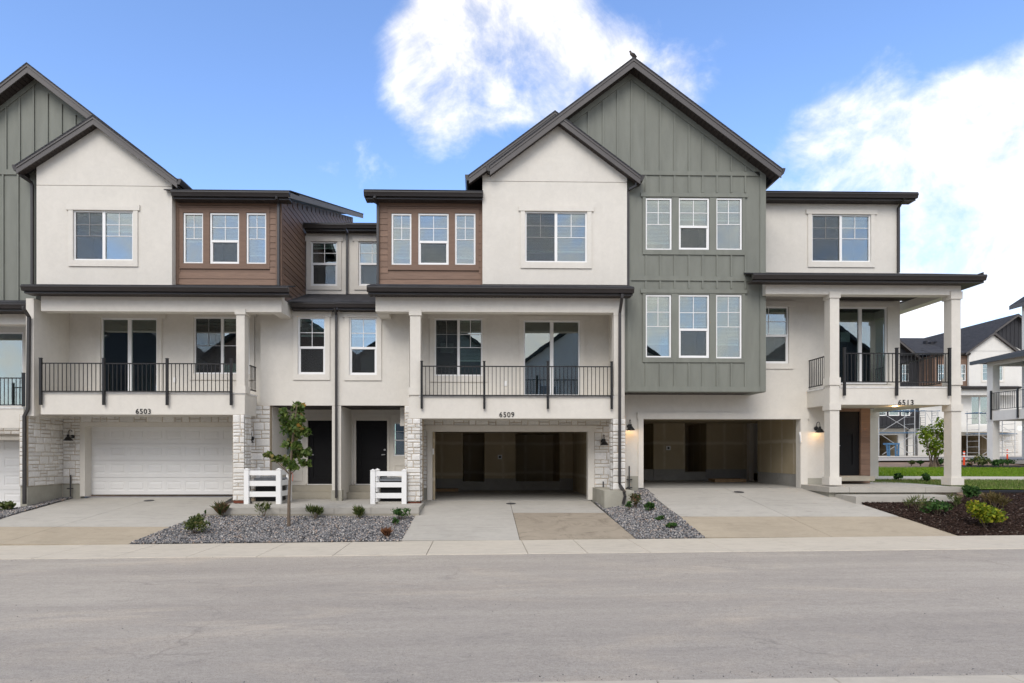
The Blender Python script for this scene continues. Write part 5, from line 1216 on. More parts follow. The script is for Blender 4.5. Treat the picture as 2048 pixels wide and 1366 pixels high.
def shrub(base, w, h, mat, label, seed, n=240, leaf=.05, shape='leaf', lobes=6, stems=5, group='small shrubs in the beds', spread=1.0, name='shrub'):
    rg = np.random.default_rng(seed); r = empty(name, base, label, 'shrub', group); base = Vector(base)
    cs, rs = [], []
    for i in range(lobes):
        a = 2*math.pi*i/lobes+rg.uniform(-.4, .4); q = rg.uniform(.15, .8)*spread
        cs.append((base.x+math.cos(a)*w*.33*q, base.y+math.sin(a)*w*.33*q, base.z+h*rg.uniform(.3, .74))); k = rg.uniform(.7, 1.1); rs.append((w*.24*k, w*.24*k, h*.26*k))
    v, t, tn = leaf_cloud(int(n*1.4), cs, rs, leaf, rg, .5, shape); v[:, 2] = np.maximum(v[:, 2], base.z-.01)
    np_mesh('foliage', v-np.array(base), t, mat, tn, base, r)
    m = MB()
    for i in range(stems): c = cs[i % lobes]; m.tube([base+Vector((rg.uniform(-.02, .02), rg.uniform(-.02, .02), -.03)), Vector(c).lerp(base, .45)+Vector((0, 0, h*.05)), c], [.009, .006, .003], 5)
    m.obj('stems', 'bark', r); return r
def bed_pt(px, py, prof): return on_profile(px, py, prof)
BA = [(14.66, -.01), (16.85, .40), (18, .45)]
s_ = lambda Y: Y/F
def shr(px, py, wpx, hpx, prof, *a, **k):
    p = on_profile(px, py, prof); shrub(p, wpx*1.12*p.y/F, hpx*1.1*p.y/F, *a, **k)
shr(390, 1068, 52, 40, BA, 'shrub_green', 'rounded green shrub with yellowing leaves beside the 6503 driveway edge', 1, n=520, leaf=.06)
shr(445, 1031, 40, 26, BA, 'shrub_red', 'spiky reddish tuft at left end of entry walk slab', 2, n=150, leaf=.20, shape='blade', lobes=4, stems=3)
shr(412, 1029, 10, 10, BA, 'shrub_bright', 'tiny green sprout at the corner of driveway and walk slab', 3, n=50, leaf=.05, stems=2, lobes=3)
shr(528, 1031, 38, 26, BA, 'shrub_green', 'sparse twiggy shrub left of the young tree', 4, n=95, leaf=.12, shape='blade', lobes=6, stems=6, spread=1.3)
shr(631, 1035, 36, 23, BA, 'shrub_green', 'spreading fine-leaved shrub right of the young tree', 5, n=280, leaf=.12, shape='blade', lobes=6)
shr(719, 1034, 34, 21, BA, 'shrub_green', 'olive shrub below the downspout between the entries', 6, n=240, leaf=.12, shape='blade', lobes=6)
shr(800, 1037, 38, 24, BA, 'shrub_bright', 'loose green shrub in front of the right white enclosure', 7, n=170, leaf=.07, lobes=7, spread=1.25)
shr(790, 1050, 17, 16, BA, 'shrub_bright', 'small dark green shrub near the 6509 driveway', 8, n=150, leaf=.05, lobes=4)
shr(774, 1075, 26, 17, BA, 'shrub_dry', 'dry rust-brown grass tuft near the sidewalk', 9, n=170, leaf=.13, shape='blade', lobes=4)
BC = [(14.66, .02), (16.9, .50), (19.8, .80)]
shr(1272, 1013, 30, 27, BC, 'shrub_red', 'reddish green shrub below the black downspout of 6509', 10, n=260, leaf=.06)
shr(1258, 1016, 16, 13, BC, 'shrub_bright', 'low green shrub touching the downspout foot', 16, n=110, leaf=.05, lobes=4)
shr(1299, 1022, 28, 20, BC, 'shrub_bright', 'leafy green shrub in the gravel between two open garages', 11, n=230, leaf=.06)
shr(1319, 1042, 20, 11, BC, 'shrub_bright', 'flat green shrub in the middle of the narrow gravel strip', 12, n=150, leaf=.05)
shr(1344, 1059, 26, 14, BC, 'shrub_bright', 'low bright shrub nearest the sidewalk in the narrow gravel strip', 13, n=200, leaf=.05)
BM = [(14.66, .06), (16.6, .52), (17.2, .66), (18.5, .82)]
shr(1838, 1024, 56, 34, BM, 'shrub_green', 'sparse grey-green shrub before the porch step, leftmost in the mulch', 14, n=140, leaf=.10, shape='blade', lobes=7, stems=6, spread=1.3)
shr(1876, 1031, 48, 36, BM, 'shrub_bright', 'blue-green shrub in the mulch before the porch step', 15, n=210, leaf=.08, lobes=7, spread=1.2)
shr(1912, 1014, 32, 30, BM, 'shrub_green', 'upright twiggy shrub under the porch corner column', 17, n=120, leaf=.10, shape='blade', lobes=6)
shr(1970, 1057, 70, 58, BM, 'shrub_yellow', 'bright yellow-green shrub in the dark mulch', 18, n=900, leaf=.075, lobes=9)
shr(1992, 1018, 56, 34, BM, 'shrub_brown', 'brownish feathery shrub behind the yellow one', 19, n=320, leaf=.10, shape='blade', lobes=7)
shr(1942, 996, 42, 30, BM, 'shrub_bright', 'dark glossy shrub beside the porch slab end', 20, n=300, leaf=.09)
def on_land(px, Y): x = X(px, Y); return Vector((x, Y, H(x, Y)))
def shl(px, Y, wpx, hpx, *a, **k): p = on_land(px, Y); shrub(p, wpx*Y/F, hpx*Y/F, *a, **k)
G2 = 'shrubs around the lawn'
shl(1797, 21.9, 22, 17, 'shrub_bright', 'dark green shrub behind the porch, left of two', 21, n=200, leaf=.08, group=G2)
shl(1853, 21.5, 25, 19, 'shrub_bright', 'dark green shrub behind the porch, right of two', 22, n=220, leaf=.08, group=G2)
shl(1823, 31.5, 20, 13, 'shrub_green', 'loose pale shrub at the far lawn edge', 23, n=110, leaf=.10, group=G2)
shl(1841, 31.3, 17, 12, 'shrub_bright', 'round green shrub at the far lawn edge left of the feathery tree', 24, n=150, leaf=.09, group=G2)
shl(1882, 31.2, 20, 15, 'shrub_bright', 'dark shrub at the far lawn edge right of the feathery tree', 25, n=150, leaf=.09, group=G2)
shl(1938, 30.3, 16, 9, 'shrub_red', 'small twiggy shrub right of the near orange post', 26, n=60, leaf=.10, group=G2)
shl(1962, 30.4, 44, 28, 'shrub_green', 'tall pale shrub in front of the far porch column', 27, n=300, leaf=.11, lobes=8, group=G2, spread=1.3)
shl(2003, 29.4, 48, 18, 'shrub_bright', 'spreading shrub below the far orange post', 28, n=260, leaf=.11, lobes=8, group=G2, spread=1.3)
p = on_profile(14, 1026, [(14.66, -.1), (18.2, .42), (20, .5)]); shrub(p, .62, .42, 'shrub_green', 'sprawling shrub at the far left beside the neighbour garage', 29, n=180, leaf=.10, lobes=6, spread=1.3)
# young maple
tb = on_profile(577.5, 1052, BA); TY = tb.y
T = empty('young_tree', tb, 'young slim maple tree standing in the gravel bed', 'tree')
trunk = [tb+Vector((0, 0, -.1)), P(578, 1000, TY), P(580, 950, TY), P(583.5, 900, TY+.02), P(587, 860, TY), P(592, 825, TY), P(594, 808, TY)]
m = MB(); m.tube(trunk, [.045, .038, .033, .028, .022, .015, .008], 9)
clumps = [(597, 812, 13, 11), (594, 826, 15, 12), (600, 838, 14, 12), (586, 850, 17, 13), (566, 826, 9, 12), (570, 843, 13, 12), (575, 858, 15, 12), (600, 858, 13, 12), (612, 864, 11, 8),
          (590, 874, 17, 11), (574, 888, 12, 9), (594, 894, 13, 10), (608, 906, 15, 8), (618, 904, 8, 8), (590, 912, 16, 9), (568, 918, 14, 9), (578, 926, 14, 8), (536, 910, 10, 5), (553, 918, 9, 6), (586, 934, 11, 7), (609, 926, 13, 9)]
cs, rs = [], []; rg = np.random.default_rng(5)
for i, (x, y, rx, ry) in enumerate(clumps):
    c = P(x, y, TY+rg.uniform(-.22, .22)); cs.append(tuple(c)); k = TY/F; rs.append((rx*k*.95, rx*k*.8, ry*k*.95))
    near_t = min(trunk[2:], key=lambda q: (q-c).length+max(0, q.z-c.z)*2); m.tube([near_t, near_t.lerp(c, .5)+Vector((0, 0, .02)), c], [.012, .008, .004], 5)
m.obj('trunk', 'bark', T, True)
v, t, tn = leaf_cloud(1150, cs, rs, .115, rg, .3, 'maple'); np_mesh('crown', v-np.array(tb), t, 'maple_leaf', tn, tb, T)
MB().tube([P(583, 944, TY-.04), P(586, 950, TY-.05), P(585, 962, TY-.05)], .006, 4).obj('ribbon', 'orange_plastic', T)
# feathery tree behind the porch
fb = on_land(1868, 30.5); FT = empty('feathery_tree', fb, 'multi-stemmed feathery tree seen under the 6513 balcony', 'tree'); m = MB(); cs, rs = [], []
rg = np.random.default_rng(8); k = 30.5/F
for i, (x, y) in enumerate([(1852, 880), (1860, 862), (1868, 890), (1876, 868), (1884, 848), (1886, 882), (1858, 898), (1876, 900), (1848, 866), (1890, 868)]):
    c = P(x, y, 30.5+rg.uniform(-.5, .5)); cs.append(tuple(c)); rs.append((13*k, 13*k, 15*k)); b0 = fb+Vector((rg.uniform(-.25, .25), rg.uniform(-.2, .2), -.05))
    m.tube([b0, b0.lerp(c, .55)+Vector((0, 0, .15)), c], [.035, .02, .006], 6)
m.obj('trunk', 'bark', FT, True); v, t, tn = leaf_cloud(1000, cs, rs, .14, rg, .3, 'leaf'); np_mesh('crown', v-np.array(fb), t, 'shrub_yellow', tn*.6, fb, FT)

# ------------------------------------------------------------------ white vinyl enclosures and air conditioners
def vinyl_post(parent, x, y, z0, z1, w=.068):
    q = MB().box(x-w, x+w, y-w, y+w, z0, z1).obj('post', 'white_vinyl', parent)
    c = MB(); e = w+.012; c.add([(x-e, y-e, z1), (x+e, y-e, z1), (x+e, y+e, z1), (x-e, y+e, z1), (x, y, z1+.045)], [(0, 1, 4), (1, 2, 4), (2, 3, 4), (3, 0, 4), (3, 2, 1, 0)]); c.obj('post_cap', 'white_vinyl', q)
def enclosure(label, xl_, xr_, yf, yb, ytop, rails, back_left):
    z0 = SLAB_Z; zt = Z((xl_+xr_)/2, ytop, yf); a, b = X(xl_, yf), X(xr_, yf); r = empty('vinyl_fence', ((a+b)/2, yf, z0), label, 'fence', 'white vinyl enclosures')
    for x, y in ((a, yf), (b, yf), (a, yb), (b, yb)): vinyl_post(r, x, y, z0, zt)
    for y0, y1 in rails:
        zl, zh = Z(xl_, y1, yf), Z(xl_, y0, yf); w = .022
        piece('rail', a+.068, b-.068, yf-w, yf+w, zl, zh, 'white_vinyl', r); piece('rail', b-w, b+w, yf+.068, yb-.068, zl, zh, 'white_vinyl', r); piece('rail', a-w, a+w, yf+.068, yb-.068, zl, zh, 'white_vinyl', r)
    return a, b
def air_conditioner(label, x, y, z, w, h):
    r = empty('air_conditioner', (x, y, z), label, 'air conditioner', 'air conditioners in the enclosures'); k = w/2
    MB().box(x-k-.04, x+k+.04, y-k-.04, y+k+.04, z, z+.06).obj('pad', 'concrete_grey', r)
    MB().box(x-k+.03, x+k-.03, y-k+.03, y+k-.03, z+.061, z+h-.06).obj('coil', 'ac_black', r)
    for i in range(14):
        zz = z+.09+(h-.2)*i/13; q = MB()
        q.box(x-k, x+k, y-k, y-k+.02, zz, zz+.018); q.box(x-k, x+k, y+k-.02, y+k, zz, zz+.018); q.box(x-k, x-k+.02, y-k+.021, y+k-.021, zz, zz+.018); q.box(x+k-.02, x+k, y-k+.021, y+k-.021, zz, zz+.018); q.obj('louver', 'ac_black', r)
    MB().box(x-k-.01, x+k+.01, y-k-.01, y+k+.01, z+h-.06, z+h).obj('top_cover', 'ac_top', r)
    g = MB()
    for i in range(5): g.lathe([(.07+.06*i, .055-.007*i), (.078+.06*i, .06-.007*i), (.085+.06*i, .055-.007*i)], (x, y, z+h), 24)
    for i in range(8): a = math.pi*i/4; g.tube([(x, y, z+h+.06), (x+math.cos(a)*.34, y+math.sin(a)*.34, z+h+.02)], .008, 4)
    g.obj('fan_grille', 'ac_top', r)
a, b = enclosure('white vinyl rail enclosure around air conditioner, left of the slim tree trunk', 494, 558, 18.24, 19.2, 939, [(941, 950.5), (961.5, 972), (983, 993.5)], True)
air_conditioner('dark air conditioner inside the left white enclosure', (a+b)/2+.06, 18.74, SLAB_Z, .72, .74)
a, b = enclosure('white vinyl rail enclosure around air conditioner, right of the black entry doors', 746, 808.5, 18.2, 19.0, 941, [(942.5, 952), (964.5, 974.5), (986, 996.5)], True)
air_conditioner('dark air conditioner inside the right white enclosure', (a+b)/2+.05, 18.62, SLAB_Z, .66, .72)

# ------------------------------------------------------------------ lamps
wall_lamp(146, 873, YGW, 'black barn lamp on stone left of the closed white garage door')
wall_lamp(504, 877, YE2-.04, 'black barn lamp half hidden behind the 6503 stone pillar')
wall_lamp(1206, 882, YGW-.05, 'black barn lamp on stone right of the 6509 garage')
wall_lamp(1258, 852.5, CW, 'lit black barn lamp left of the 6513 garage', True)
wall_lamp(1632, 857, CW, 'lit black barn lamp right of the 6513 garage', True)
# ------------------------------------------------------------------ utility pipes
def riser(label, px, y0, y1, Y, cross=()):
    b = P(px, y1, Y); r = empty('utility_riser', b, label, 'pipe', 'utility pipes on the walls')
    MB().tube([P(px, y1, Y), P(px, y0, Y)], .022, 8).obj('pipe', 'cover_iron', r, True)
    for c in cross: q = P(px, c, Y); MB().tube([(q.x-.09, q.y-.02, q.z), (q.x+.09, q.y-.02, q.z)], .02, 8).obj('valve', 'cover_iron', r, True)
riser('grey utility pipe on stone left of the closed garage door', 141, 950, 993, YGW-.09, (977,))
riser('grey utility pipe between the plinth and the 6513 garage', 1258.5, 932, 978, CW-.08, (959, 975))
riser('short dark pipe on stone above the concrete plinth', 1206.5, 963, 980, YGW-.1)
# ------------------------------------------------------------------ cleanout covers
def cover(px, py, prof, label):
    c = on_profile(px, py, prof); r = .145; m = MB(); n = 24
    dz = (prof[-1][1]-prof[-2][1])/(prof[-1][0]-prof[-2][0])
    for k, (rr, h) in enumerate(((r, .004), (r, .012), (r*.9, .014))): m.v += [(c.x+rr*math.cos(2*math.pi*i/n), c.y+rr*math.sin(2*math.pi*i/n), c.z+h+dz*rr*math.sin(2*math.pi*i/n)) for i in range(n)]
    m.f = [(k*n+i, k*n+(i+1) % n, (k+1)*n+(i+1) % n, (k+1)*n+i) for k in range(2) for i in range(n)]+[tuple(range(2*n, 3*n))]
    tag(m.obj('cleanout_cover', 'cover_iron'), label, 'drain cover', 'round covers in the driveways')
cover(298, 1001.5, PROF_A, 'round dark cover in front of the closed white garage door'); cover(1022, 1007.5, PROF_B, 'round dark cover on the joint before the middle garage'); cover(1478, 984.5, PROF_C, 'round dark cover before the open garage under the green box')
# ------------------------------------------------------------------ notices in windows (print left out)
def notice(r, Y, label):
    a = rect(r, Y); o = MB().box(a[0], a[1], Y, Y+.004, a[2], a[3]).obj('window_notice', 'paper'); tag(o, label, 'notice', 'paper notices behind glass')
notice((881, 686, 907, 706), YGW+.085, 'paper notice stuck in the left balcony window of 6509')
notice((447, 727, 474, 747), YGW+.085, 'patterned card at the foot of the 6503 balcony window')
notice((1681, 664, 1700, 684), CPB+.085, 'pale paper on the sliding door of the 6513 balcony')
# ------------------------------------------------------------------ bird on the ridge
bt = P(1267.5, 114, CGN-.44)+Vector((0, .10, 0)); bz = bt.z+.045
r = empty('bird', bt, 'small grey brown bird perched on the ridge of the green gable', 'bird'); k = .0172
pt = lambda x, y: Vector((bt.x+(x-1267.5)*k, bt.y, bz+(114-y)*k))
MB().tube([pt(1261.2, 104.6), pt(1261.9, 103.6), pt(1263, 103.4), pt(1263.6, 105), pt(1264.3, 106.8), pt(1266, 108.6), pt(1268.2, 110), pt(1270.4, 111.2), pt(1272.6, 112.2), pt(1275, 112.8)],
          [.004, .022, .028, .030, .042, .050, .048, .034, .020, .010], 10).obj('body', 'bird_grey', r, True)
for sg in (-1, 1): MB().tube([pt(1264.6, 107)+Vector((0, sg*.035, 0)), pt(1268.5, 109.2)+Vector((0, sg*.045, 0)), pt(1273.5, 112)+Vector((0, sg*.02, 0))], [.012, .026, .006], 8).obj('wing', 'bird_dark', r, True)
MB().tube([pt(1270.5, 111.5), pt(1273, 114.6)], [.016, .012], 6).obj('tail', 'bird_dark', r)
MB().tube([pt(1261.4, 104.5), pt(1260.2, 105.1)], [.007, .002], 6).obj('beak', 'bird_dark', r)
for sg in (-1, 1): MB().tube([pt(1266.5, 110.5)+Vector((0, sg*.02, 0)), pt(1267, 117.2)+Vector((0, sg*.02, 0))], .006, 5).obj('leg', 'bird_dark', r)
# ================================================================== buildings beyond the lawn
E = empty('townhouse', (X(1950, 60), 60, 1.7), 'white and dark townhouse under construction beyond the lawn, behind scaffolding', 'townhouse')
YE = 60.
wall(E, (1938, 702, 2046, 775), YE, [(1965, 728, 2006, 761)], 'stucco_far'); window(E, YE, (1965, 728, 2006, 761), 'slider', 0, ('stucco_trim', 3, 3, 4, 1), deep=1.5)
ga, gl, gr, gf = gable_roof(E, (1990, 663), (1932, 705), (2047, 707), YE, .3, YE+6, gut=False)
gable_wall(E, X(1938, YE), X(2046, YE), Z(1990, 702.5, YE), ga, gl, gr, YE, 'stucco_far')
yd = 60.8; ga, gl, gr, gf = gable_roof(E, (2037, 627), (1931, 704), (2143, 704), yd, .45, 75, gut=False)
gp = gable_wall(E, X(1936, yd), X(2135, yd), Z(2037, 706, yd), ga, gl, gr, yd, 'dark_board'); mm = (ga.z-gr.z)/(gr.x-ga.x)
for i in range(-9, 10):
    xc = ga.x+i*.41; piece('batten', xc-.025, xc+.025, yd-.03, yd-.001, Z(2037, 706, yd), ga.z-.35-abs(xc-ga.x)*mm, 'dark_board', gp)
bw = wall(E, (1868, 712, 1938, 776), YE+.3, [(1922, 729, 1931.5, 762), (1876, 729, 1890, 762), (1899, 729, 1914, 762)], 'brown_trim', name='siding')
for wn_ in ((1922, 729, 1931.5, 762), (1876, 729, 1890, 762), (1899, 729, 1914, 762)): window(E, YE+.3, wn_, 'hung', 0, None, deep=1.5)
xb = X(1868, YE+.3); sd_ = MB().box(xb-.001, xb+.15, YE+.51, YE+2.8, Z(1868, 776, YE+.3), Z(1868, 712, YE+.3)).obj('siding', 'brown_trim', E)
z = Z(1868, 776, YE+.3)
while z < Z(1868, 714, YE+.3):
    plank(bw, X(1868, YE+.3), X(1938, YE+.3), YE+.298, z, .2) if not (Z(1900, 764, YE+.3)-.2 < z < Z(1900, 727, YE+.3)) else None
    piece('plank', xb-.02, xb-.002, YE+.3, YE+2.8, z, z+.185, 'brown_board', sd_); z += .2
eave(E, 1862, 1942, 706, YE-.2, YE+.3, (YE+1.2, Z(1900, 700, YE+1.2)))
# main roof slope and the dark gable to its left
zr0, zr1 = Z(1880, 706, YE+.2), Z(1830, 676, 73)
MB().add([(X(1790, 61), 62.2, zr0), (X(1945, 61), YE+.2, zr0), (X(1945, 73), 73, zr1), (X(1700, 73), 73, zr1), (X(1700, 80), 82, zr0), (X(1945, 80), 82, zr0)], [(0, 1, 2, 3), (3, 2, 5, 4)]).obj('roof', 'shingle', E)
for p_, w_ in ((1851, 3), (1862, 5), (1870, 3), (1874, 2)): c = P(p_, 684+(p_ % 3), 69.); MB().box(c.x-w_*.03, c.x+w_*.03, c.y-.2, c.y+.3, c.z-.3, c.z+.12).obj('roof_vent', 'dark_board', E)
yk = 62.2; pw = wall(E, (1720, 716, 1836, 780), yk, [(1803, 729, 1818.5, 763)], 'dark_board', name='siding_panel'); window(E, yk, (1803, 729, 1818.5, 763), 'hung', 0, None, deep=1.5)
ga, gl, gr, gf = gable_roof(E, (1752, 640), (1650, 716), (1844, 716), yk, .6, 73, gut=False)
gp = gable_wall(E, X(1670, yk), X(1836, yk), Z(1750, 716, yk), ga, gl, gr, yk, 'dark_board')
for i in range(10): xc = X(1800, yk)+i*.41; piece('batten', xc-.025, xc+.025, yk-.03, yk-.001, Z(1800, 724, yk) , Z(1800, 702+i*3.2, yk), 'dark_board', gp)
# middle and ground floors
eave(E, 1862, 2044, 773.5, YE-.4, YE+.2, (YE, Z(1950, 772, YE)))
wall(E, (1836, 776, 2046, 852), YE+1.2, [(1942.5, 793, 1977, 849)], 'stucco_far', name='middle_wall'); window(E, YE+1.2, (1942.5, 793, 1977, 849), 'patio', 0, None, deep=1.5)
box_px('beam', (1868, 781, 2044, 790), YE+.1, .3, 'stucco_far', E); box_px('balcony_front', (1868, 852, 2036, 864), YE+.1, 1.2, 'stucco_far', E)
wall(E, (1836, 860, 2046, 921), YE+1.3, [(1908, 871, 1978, 921)], 'stucco_far', name='ground_wall')
veneer(E, 'front', YE+1.28, X(1994, YE+1.28), X(2036, YE+1.28), Z(2010, 905, YE), Z(2010, 866, YE), 51, size=1.7)
MB().box(X(1908, YE+1.3), X(1978, YE+1.3), YE+1.6, YE+7, Z(1940, 921, YE+1.3), Z(1940, 919.5, YE+1.3)).obj('garage_floor', 'garage_floor', E)
def dark_room(house, r, Y, d=5.5):
    a = rect(r, Y); q = MB(); x0, x1, z0, z1 = a; y0, y1 = Y+.2, Y+d
    q.box(x0-.1, x0, y0, y1, z0, z1); q.box(x1, x1+.1, y0, y1, z0, z1); q.box(x0, x1, y1, y1+.1, z0, z1); q.box(x0, x1, y0, y1, z1, z1+.1); q.obj('garage_lining', 'drywall', house)
dark_room(E, (1908, 871, 1978, 921), YE+1.3)
wd = [(1757, 802, 1773.5, 831.5), (1777.5, 802, 1799, 831.5), (1802, 802, 1820.5, 831.5)]
bxp = wall(E, (1720, 770, 1838.5, 852), YE-.6, wd, 'dark_board', name='siding_panel')
for w_ in wd: window(E, YE-.6, w_, 'hung', 0, None, deep=1.0)
for i in range(10): xc = X(1757, YE)+i*.41; piece('batten', xc-.025, xc+.025, YE-.63, YE-.601, Z(1790, 852, YE-.6), Z(1790, 834, YE-.6), 'dark_board', bxp)
MB().box(X(1757, YE-.6), X(1838.5, YE-.6), YE-.58, YE+.8, Z(1790, 856, YE-.6), Z(1790, 852.2, YE-.6)).obj('soffit', 'dark_board', E)
wall(E, (1720, 855, 1826, 921), YE+.6, [(1740, 870, 1796.5, 921)], 'stucco_far', name='ground_wall'); dark_room(E, (1740, 870, 1796.5, 921), YE+.6)
wall(E, (1820, 850, 1900, 921), YE+2.2, [(1829.5, 870, 1836, 889)], 'stucco_far', name='entry_wall'); window(E, YE+2.2, (1829.5, 870, 1836, 889), 'fixed', 0, None, deep=.6)
downspout(E, [P(1822, 855, YE+.3), P(1814, 862, YE+.4), P(1814, 914, YE+.4)], .14)
# ---- the porch corner at the right edge; its front looks to the left
Fh = empty('townhouse', (X(1985, 35), 35, 1.6), 'pale townhouse porch with black railing at the right edge', 'townhouse')
fx = X(1974, 35.2); fy = 35.2; zF = lambda py: Z(1980, py, 35.2)
def fcol(x, y, z0, z1, w=.40): return MB().box(x, x+w, y-w, y, z0, z1).obj('column', 'stucco_far', Fh)
fcol(fx, fy, zF(920), zF(842)); fcol(fx, fy, zF(832)-.0, zF(733)); fcol(fx, fy-4.2, zF(920), zF(842)); fcol(fx, fy-4.2, zF(832), zF(733))
MB().box(fx-.02, fx+.25, fy-4.2, fy+.02, zF(842), zF(823)).obj('balcony_front', 'stucco_far', Fh); MB().box(fx+.25, fx+2.2, fy-.25, fy+.02, zF(842), zF(823)).obj('balcony_return', 'stucco_far', Fh)
MB().box(fx, fx+.3, fy-4.2, fy, zF(733)+.001, zF(722)).obj('beam', 'stucco_far', Fh); MB().box(fx+.3, fx+2.4, fy-.3, fy, zF(733)+.001, zF(722)).obj('beam', 'stucco_far', Fh)
MB().box(fx+.26, fx+2.2, fy-4.2, fy-.26, zF(838), zF(828)).obj('balcony_floor', 'stucco_far', Fh)
MB().box(fx+1.95, fx+2.15, fy-9, fy-.1, zF(925), zF(616)+.4).obj('wall', 'stucco_far', Fh); MB().box(fx+2.151, fx+9, fy-.3, fy-.1, zF(925), zF(616)+.4).obj('wall', 'stucco_far', Fh)
e = .55; zr = zF(721)
MB().add([(fx-e, fy+e, zr), (fx-e, fy-9, zr), (fx+2.2, fy-9, zr+.95), (fx+2.2, fy+e, zr+.55), (fx-e, fy+e, zr-.13), (fx-e, fy-9, zr-.13), (fx+2.2, fy-9, zr-.13), (fx+2.2, fy+e, zr-.13)],
         [(0, 1, 2, 3), (4, 7, 6, 5), (0, 4, 5, 1), (3, 7, 4, 0)]).obj('porch_roof', 'shingle', Fh)
MB().box(fx-e-.02, fx-e+.1, fy-9, fy+e+.02, zr-.2, zr+.0).obj('gutter', 'bronze_gutter', Fh)
zt, zb = zF(787), zF(820)-.02; rl = side_railing(Fh, fx+.0, fy-4.2, fy-.3, zt, zb)
for y in (fy-.34, fy-2.1, fy-4.1): piece('post', fx-.09, fx-.02, y-.035, y+.035, zb-.55, zt+.12, 'black_metal', rl)
zu = zF(617); MB().prism_x([(fy-9, zu), (fy+.3, zu), (fy+.3, zu+.22), (fy-9, zu+.22)], fx+1.55, fx+1.6).obj('fascia', 'bronze_fascia', Fh)
MB().add([(fx+1.55, fy+.3, zu+.22), (fx+1.55, fy-9, zu+.22), (fx+6, fy-9, zu+3.1), (fx+6, fy+.3, zu+3.1), (fx+1.6, fy+.3, zu), (fx+1.6, fy-9, zu), (fx+6, fy-9, zu+2.85), (fx+6, fy+.3, zu+2.85)], [(0, 1, 2, 3), (7, 6, 5, 4), (0, 3, 7, 4)]).obj('roof', 'shingle', Fh)
MB().box(fx-.5, fx+2.2, fy-4.6, fy+.4, zF(926), zF(920)-.005).obj('porch_slab', 'concrete_grey', Fh)
# ------------------------------------------------------------------ scaffolding, trestle, posts
def scaffold(label, px_list, y_bot, levels, Y, d=1.4):
    r = empty('scaffold', P(px_list[0], y_bot, Y), label, 'scaffold')
    m0 = px_list[0]; zb = Z(m0, y_bot, Y); zt = Z(m0, levels[-1], Y)
    for p_ in px_list:
        x = X(p_, Y)
        for y in (Y, Y+d):
            MB().tube([(x, y, zb), (x, y, zt)], .035, 6).obj('upright', 'steel', r)
        for k in range(8): zz = zb+.4+k*(zt-zb-.6)/7; MB().tube([(x, Y, zz), (x, Y+d, zz)], .02, 5).obj('rung', 'steel', r)
    for p0, p1 in zip(px_list[:-1], px_list[1:]):
        for l0, l1 in zip([y_bot]+levels[:-1], levels):
            a, b, c, e_ = P(p0, l0, Y-.04), P(p1, l1, Y-.04), P(p1, l0, Y-.06), P(p0, l1, Y-.06)
            MB().tube([a.lerp(b, .1), a.lerp(b, .92)], .022, 5).obj('brace', 'steel', r); MB().tube([c.lerp(e_, .1), c.lerp(e_, .92)], .022, 5).obj('brace', 'steel', r)
        for l_ in levels[:-1]:
            q0, q1 = P(p0, l_, Y), P(p1, l_, Y); MB().box(q0.x-.3, q1.x+.3, Y+.1, Y+d-.1, q0.z, q0.z+.06).obj('deck', 'blue_paint', r)
    return r
scaffold('steel scaffolding with diagonal braces seen under the 6513 balcony', [1757.5, 1829.5], 914, [866, 822, 800], 56.5)
scaffold('steel scaffolding in front of the far dark garage', [1958, 2030], 914, [868, 826, 820], 56.5)
scaffold('stacked scaffold frames right of the feathery tree', [1851, 1876], 868, [822, 821], 58.2, .8)
tr = empty('trestle', P(1786, 918, 53.5), 'blue steel trestle standing before the far left garage', 'trestle')
for (x0, y0, x1, y1) in ((1773, 886, 1776.5, 919), (1797.5, 886, 1796.5, 919), (1778, 889, 1779, 914), (1791, 889, 1791.5, 914)):
    MB().tube([P(x0, y0, 53.5), P(x1, y1, 53.5)], .07, 6).obj('leg', 'blue_paint', tr)
MB().box(X(1772, 53.5), X(1798, 53.5), 53.4, 53.9, Z(1785, 889.5, 53.5), Z(1785, 886, 53.5)).obj('top_bar', 'blue_paint', tr)
for y in (900, 910): MB().tube([P(1774.5, y, 53.5), P(1779, y, 53.5)], .05, 6).obj('rung', 'blue_paint', tr); MB().tube([P(1791, y, 53.5), P(1797, y, 53.5)], .05, 6).obj('rung', 'blue_paint', tr)
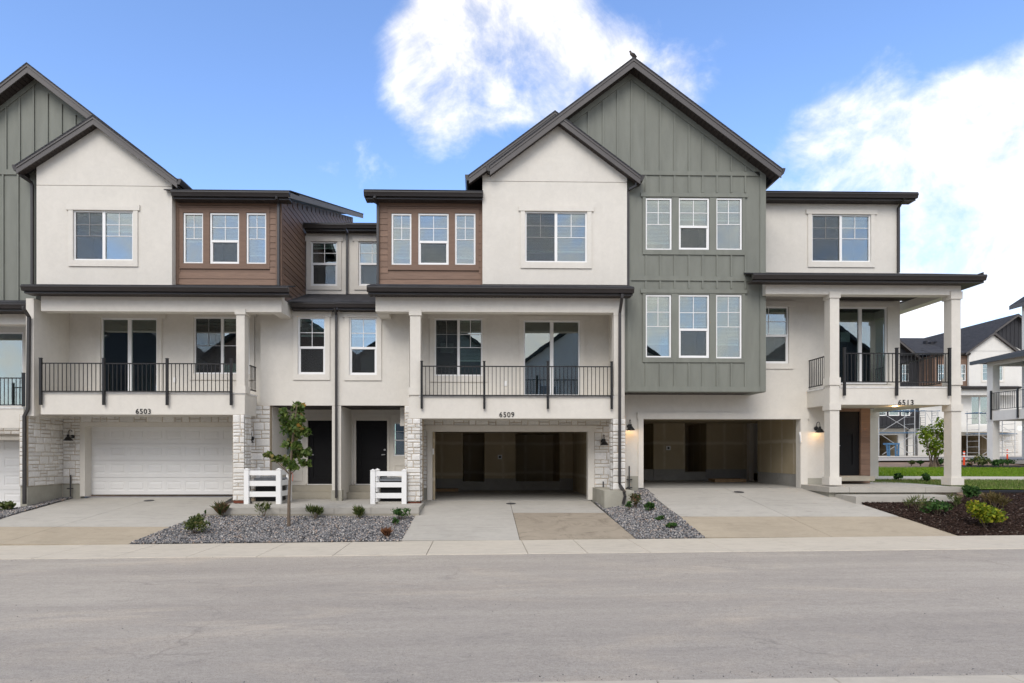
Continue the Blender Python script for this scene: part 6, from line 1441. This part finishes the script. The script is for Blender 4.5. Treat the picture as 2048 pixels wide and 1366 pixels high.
def delineator(px, Y, y0, y1, label):
    b = P(px, y1, Y); h = Z(px, y0, Y)-b.z; r = empty('traffic_post', b, label, 'traffic post', 'orange traffic posts'); k = h/1.0
    MB().lathe([(.0, .02), (.14*k, .02), (.14*k, .0), (0, 0)], b, 14).obj('base', 'black_metal', r)
    MB().lathe([(.0, .021), (.062*k, .022), (.055*k, h*.9), (.05*k, h), (0, h)], b, 14).obj('tube', 'orange_plastic', r, True)
    for z0, z1 in ((.62, .72), (.80, .90)): MB().lathe([(.061*k, h*z0), (.0605*k, h*z1)], b, 14).obj('reflective_band', 'reflective_white', r, True)
delineator(1928, 31.6, 902, 933.5, 'orange traffic post with white bands beside the porch corner column'); delineator(2014.5, 33., 899, 923, 'orange traffic post with white bands in front of the far porch')
# ================================================================== row across the road, behind the camera: mirrored in the glass
def opposite(x0, x1, label, up, low, ze=8.4):
    yf = -9.0; r = empty('opposite_house', ((x0+x1)/2, yf, 0), label, 'townhouse', 'townhouses across the road'); cx = (x0+x1)/2; za = ze+(x1-x0)/2*.74
    MB().box(x0, x1, yf-9, yf, -.2, 5.6).obj('wall', low, r); MB().box(x0, x1, yf-9, yf-.1, 5.6, ze).obj('wall', up, r)
    MB().prism_y([(x1, ze), (x0, ze), (cx, za-.15)], yf-.1, yf-9).obj('gable', up, r)
    for sg in (-1, 1):
        xe = cx+sg*((x1-x0)/2+.4); ze_ = ze-.4*.72
        MB().prism_y([(cx, za), (xe, ze_), (xe, ze_+.25), (cx, za+.25)], yf+.4, yf-9).obj('roof', 'shingle', r)
    for wx in (-.26, .26):
        for z0, z1 in ((3.6, 5.0), (6.1, 7.4)):
            xc = cx+wx*(x1-x0); w = MB().box(xc-.75, xc+.75, yf-.02, yf+.04, z0, z1).obj('window', 'white_vinyl', r); MB().box(xc-.68, xc+.68, yf+.041, yf+.05, z0+.07, z1-.07).obj('pane', 'ac_top', w)
    MB().box(cx-2.4, cx+2.4, yf+.001, yf+.03, 0, 2.3).obj('garage_door', 'white_door', r)
opposite(-33, -21.5, 'dark gabled townhouse across the road, mirrored in the left balcony door', 'dark_board', 'stucco')
opposite(-21, -9.6, 'brown gabled townhouse across the road, mirrored in the entry windows', 'brown_trim', 'brown_trim', 9.6)
opposite(-9, 1.5, 'green gabled townhouse across the road, mirrored in the middle balcony window', 'green_board', 'stucco', 9.4)
opposite(2.6, 14.5, 'pale stucco gabled townhouse across the road, mirrored in the middle balcony door', 'stucco', 'stucco')
opposite(23.5, 34, 'dark gabled townhouse across the road, mirrored in the porch balcony door', 'dark_board', 'stucco')
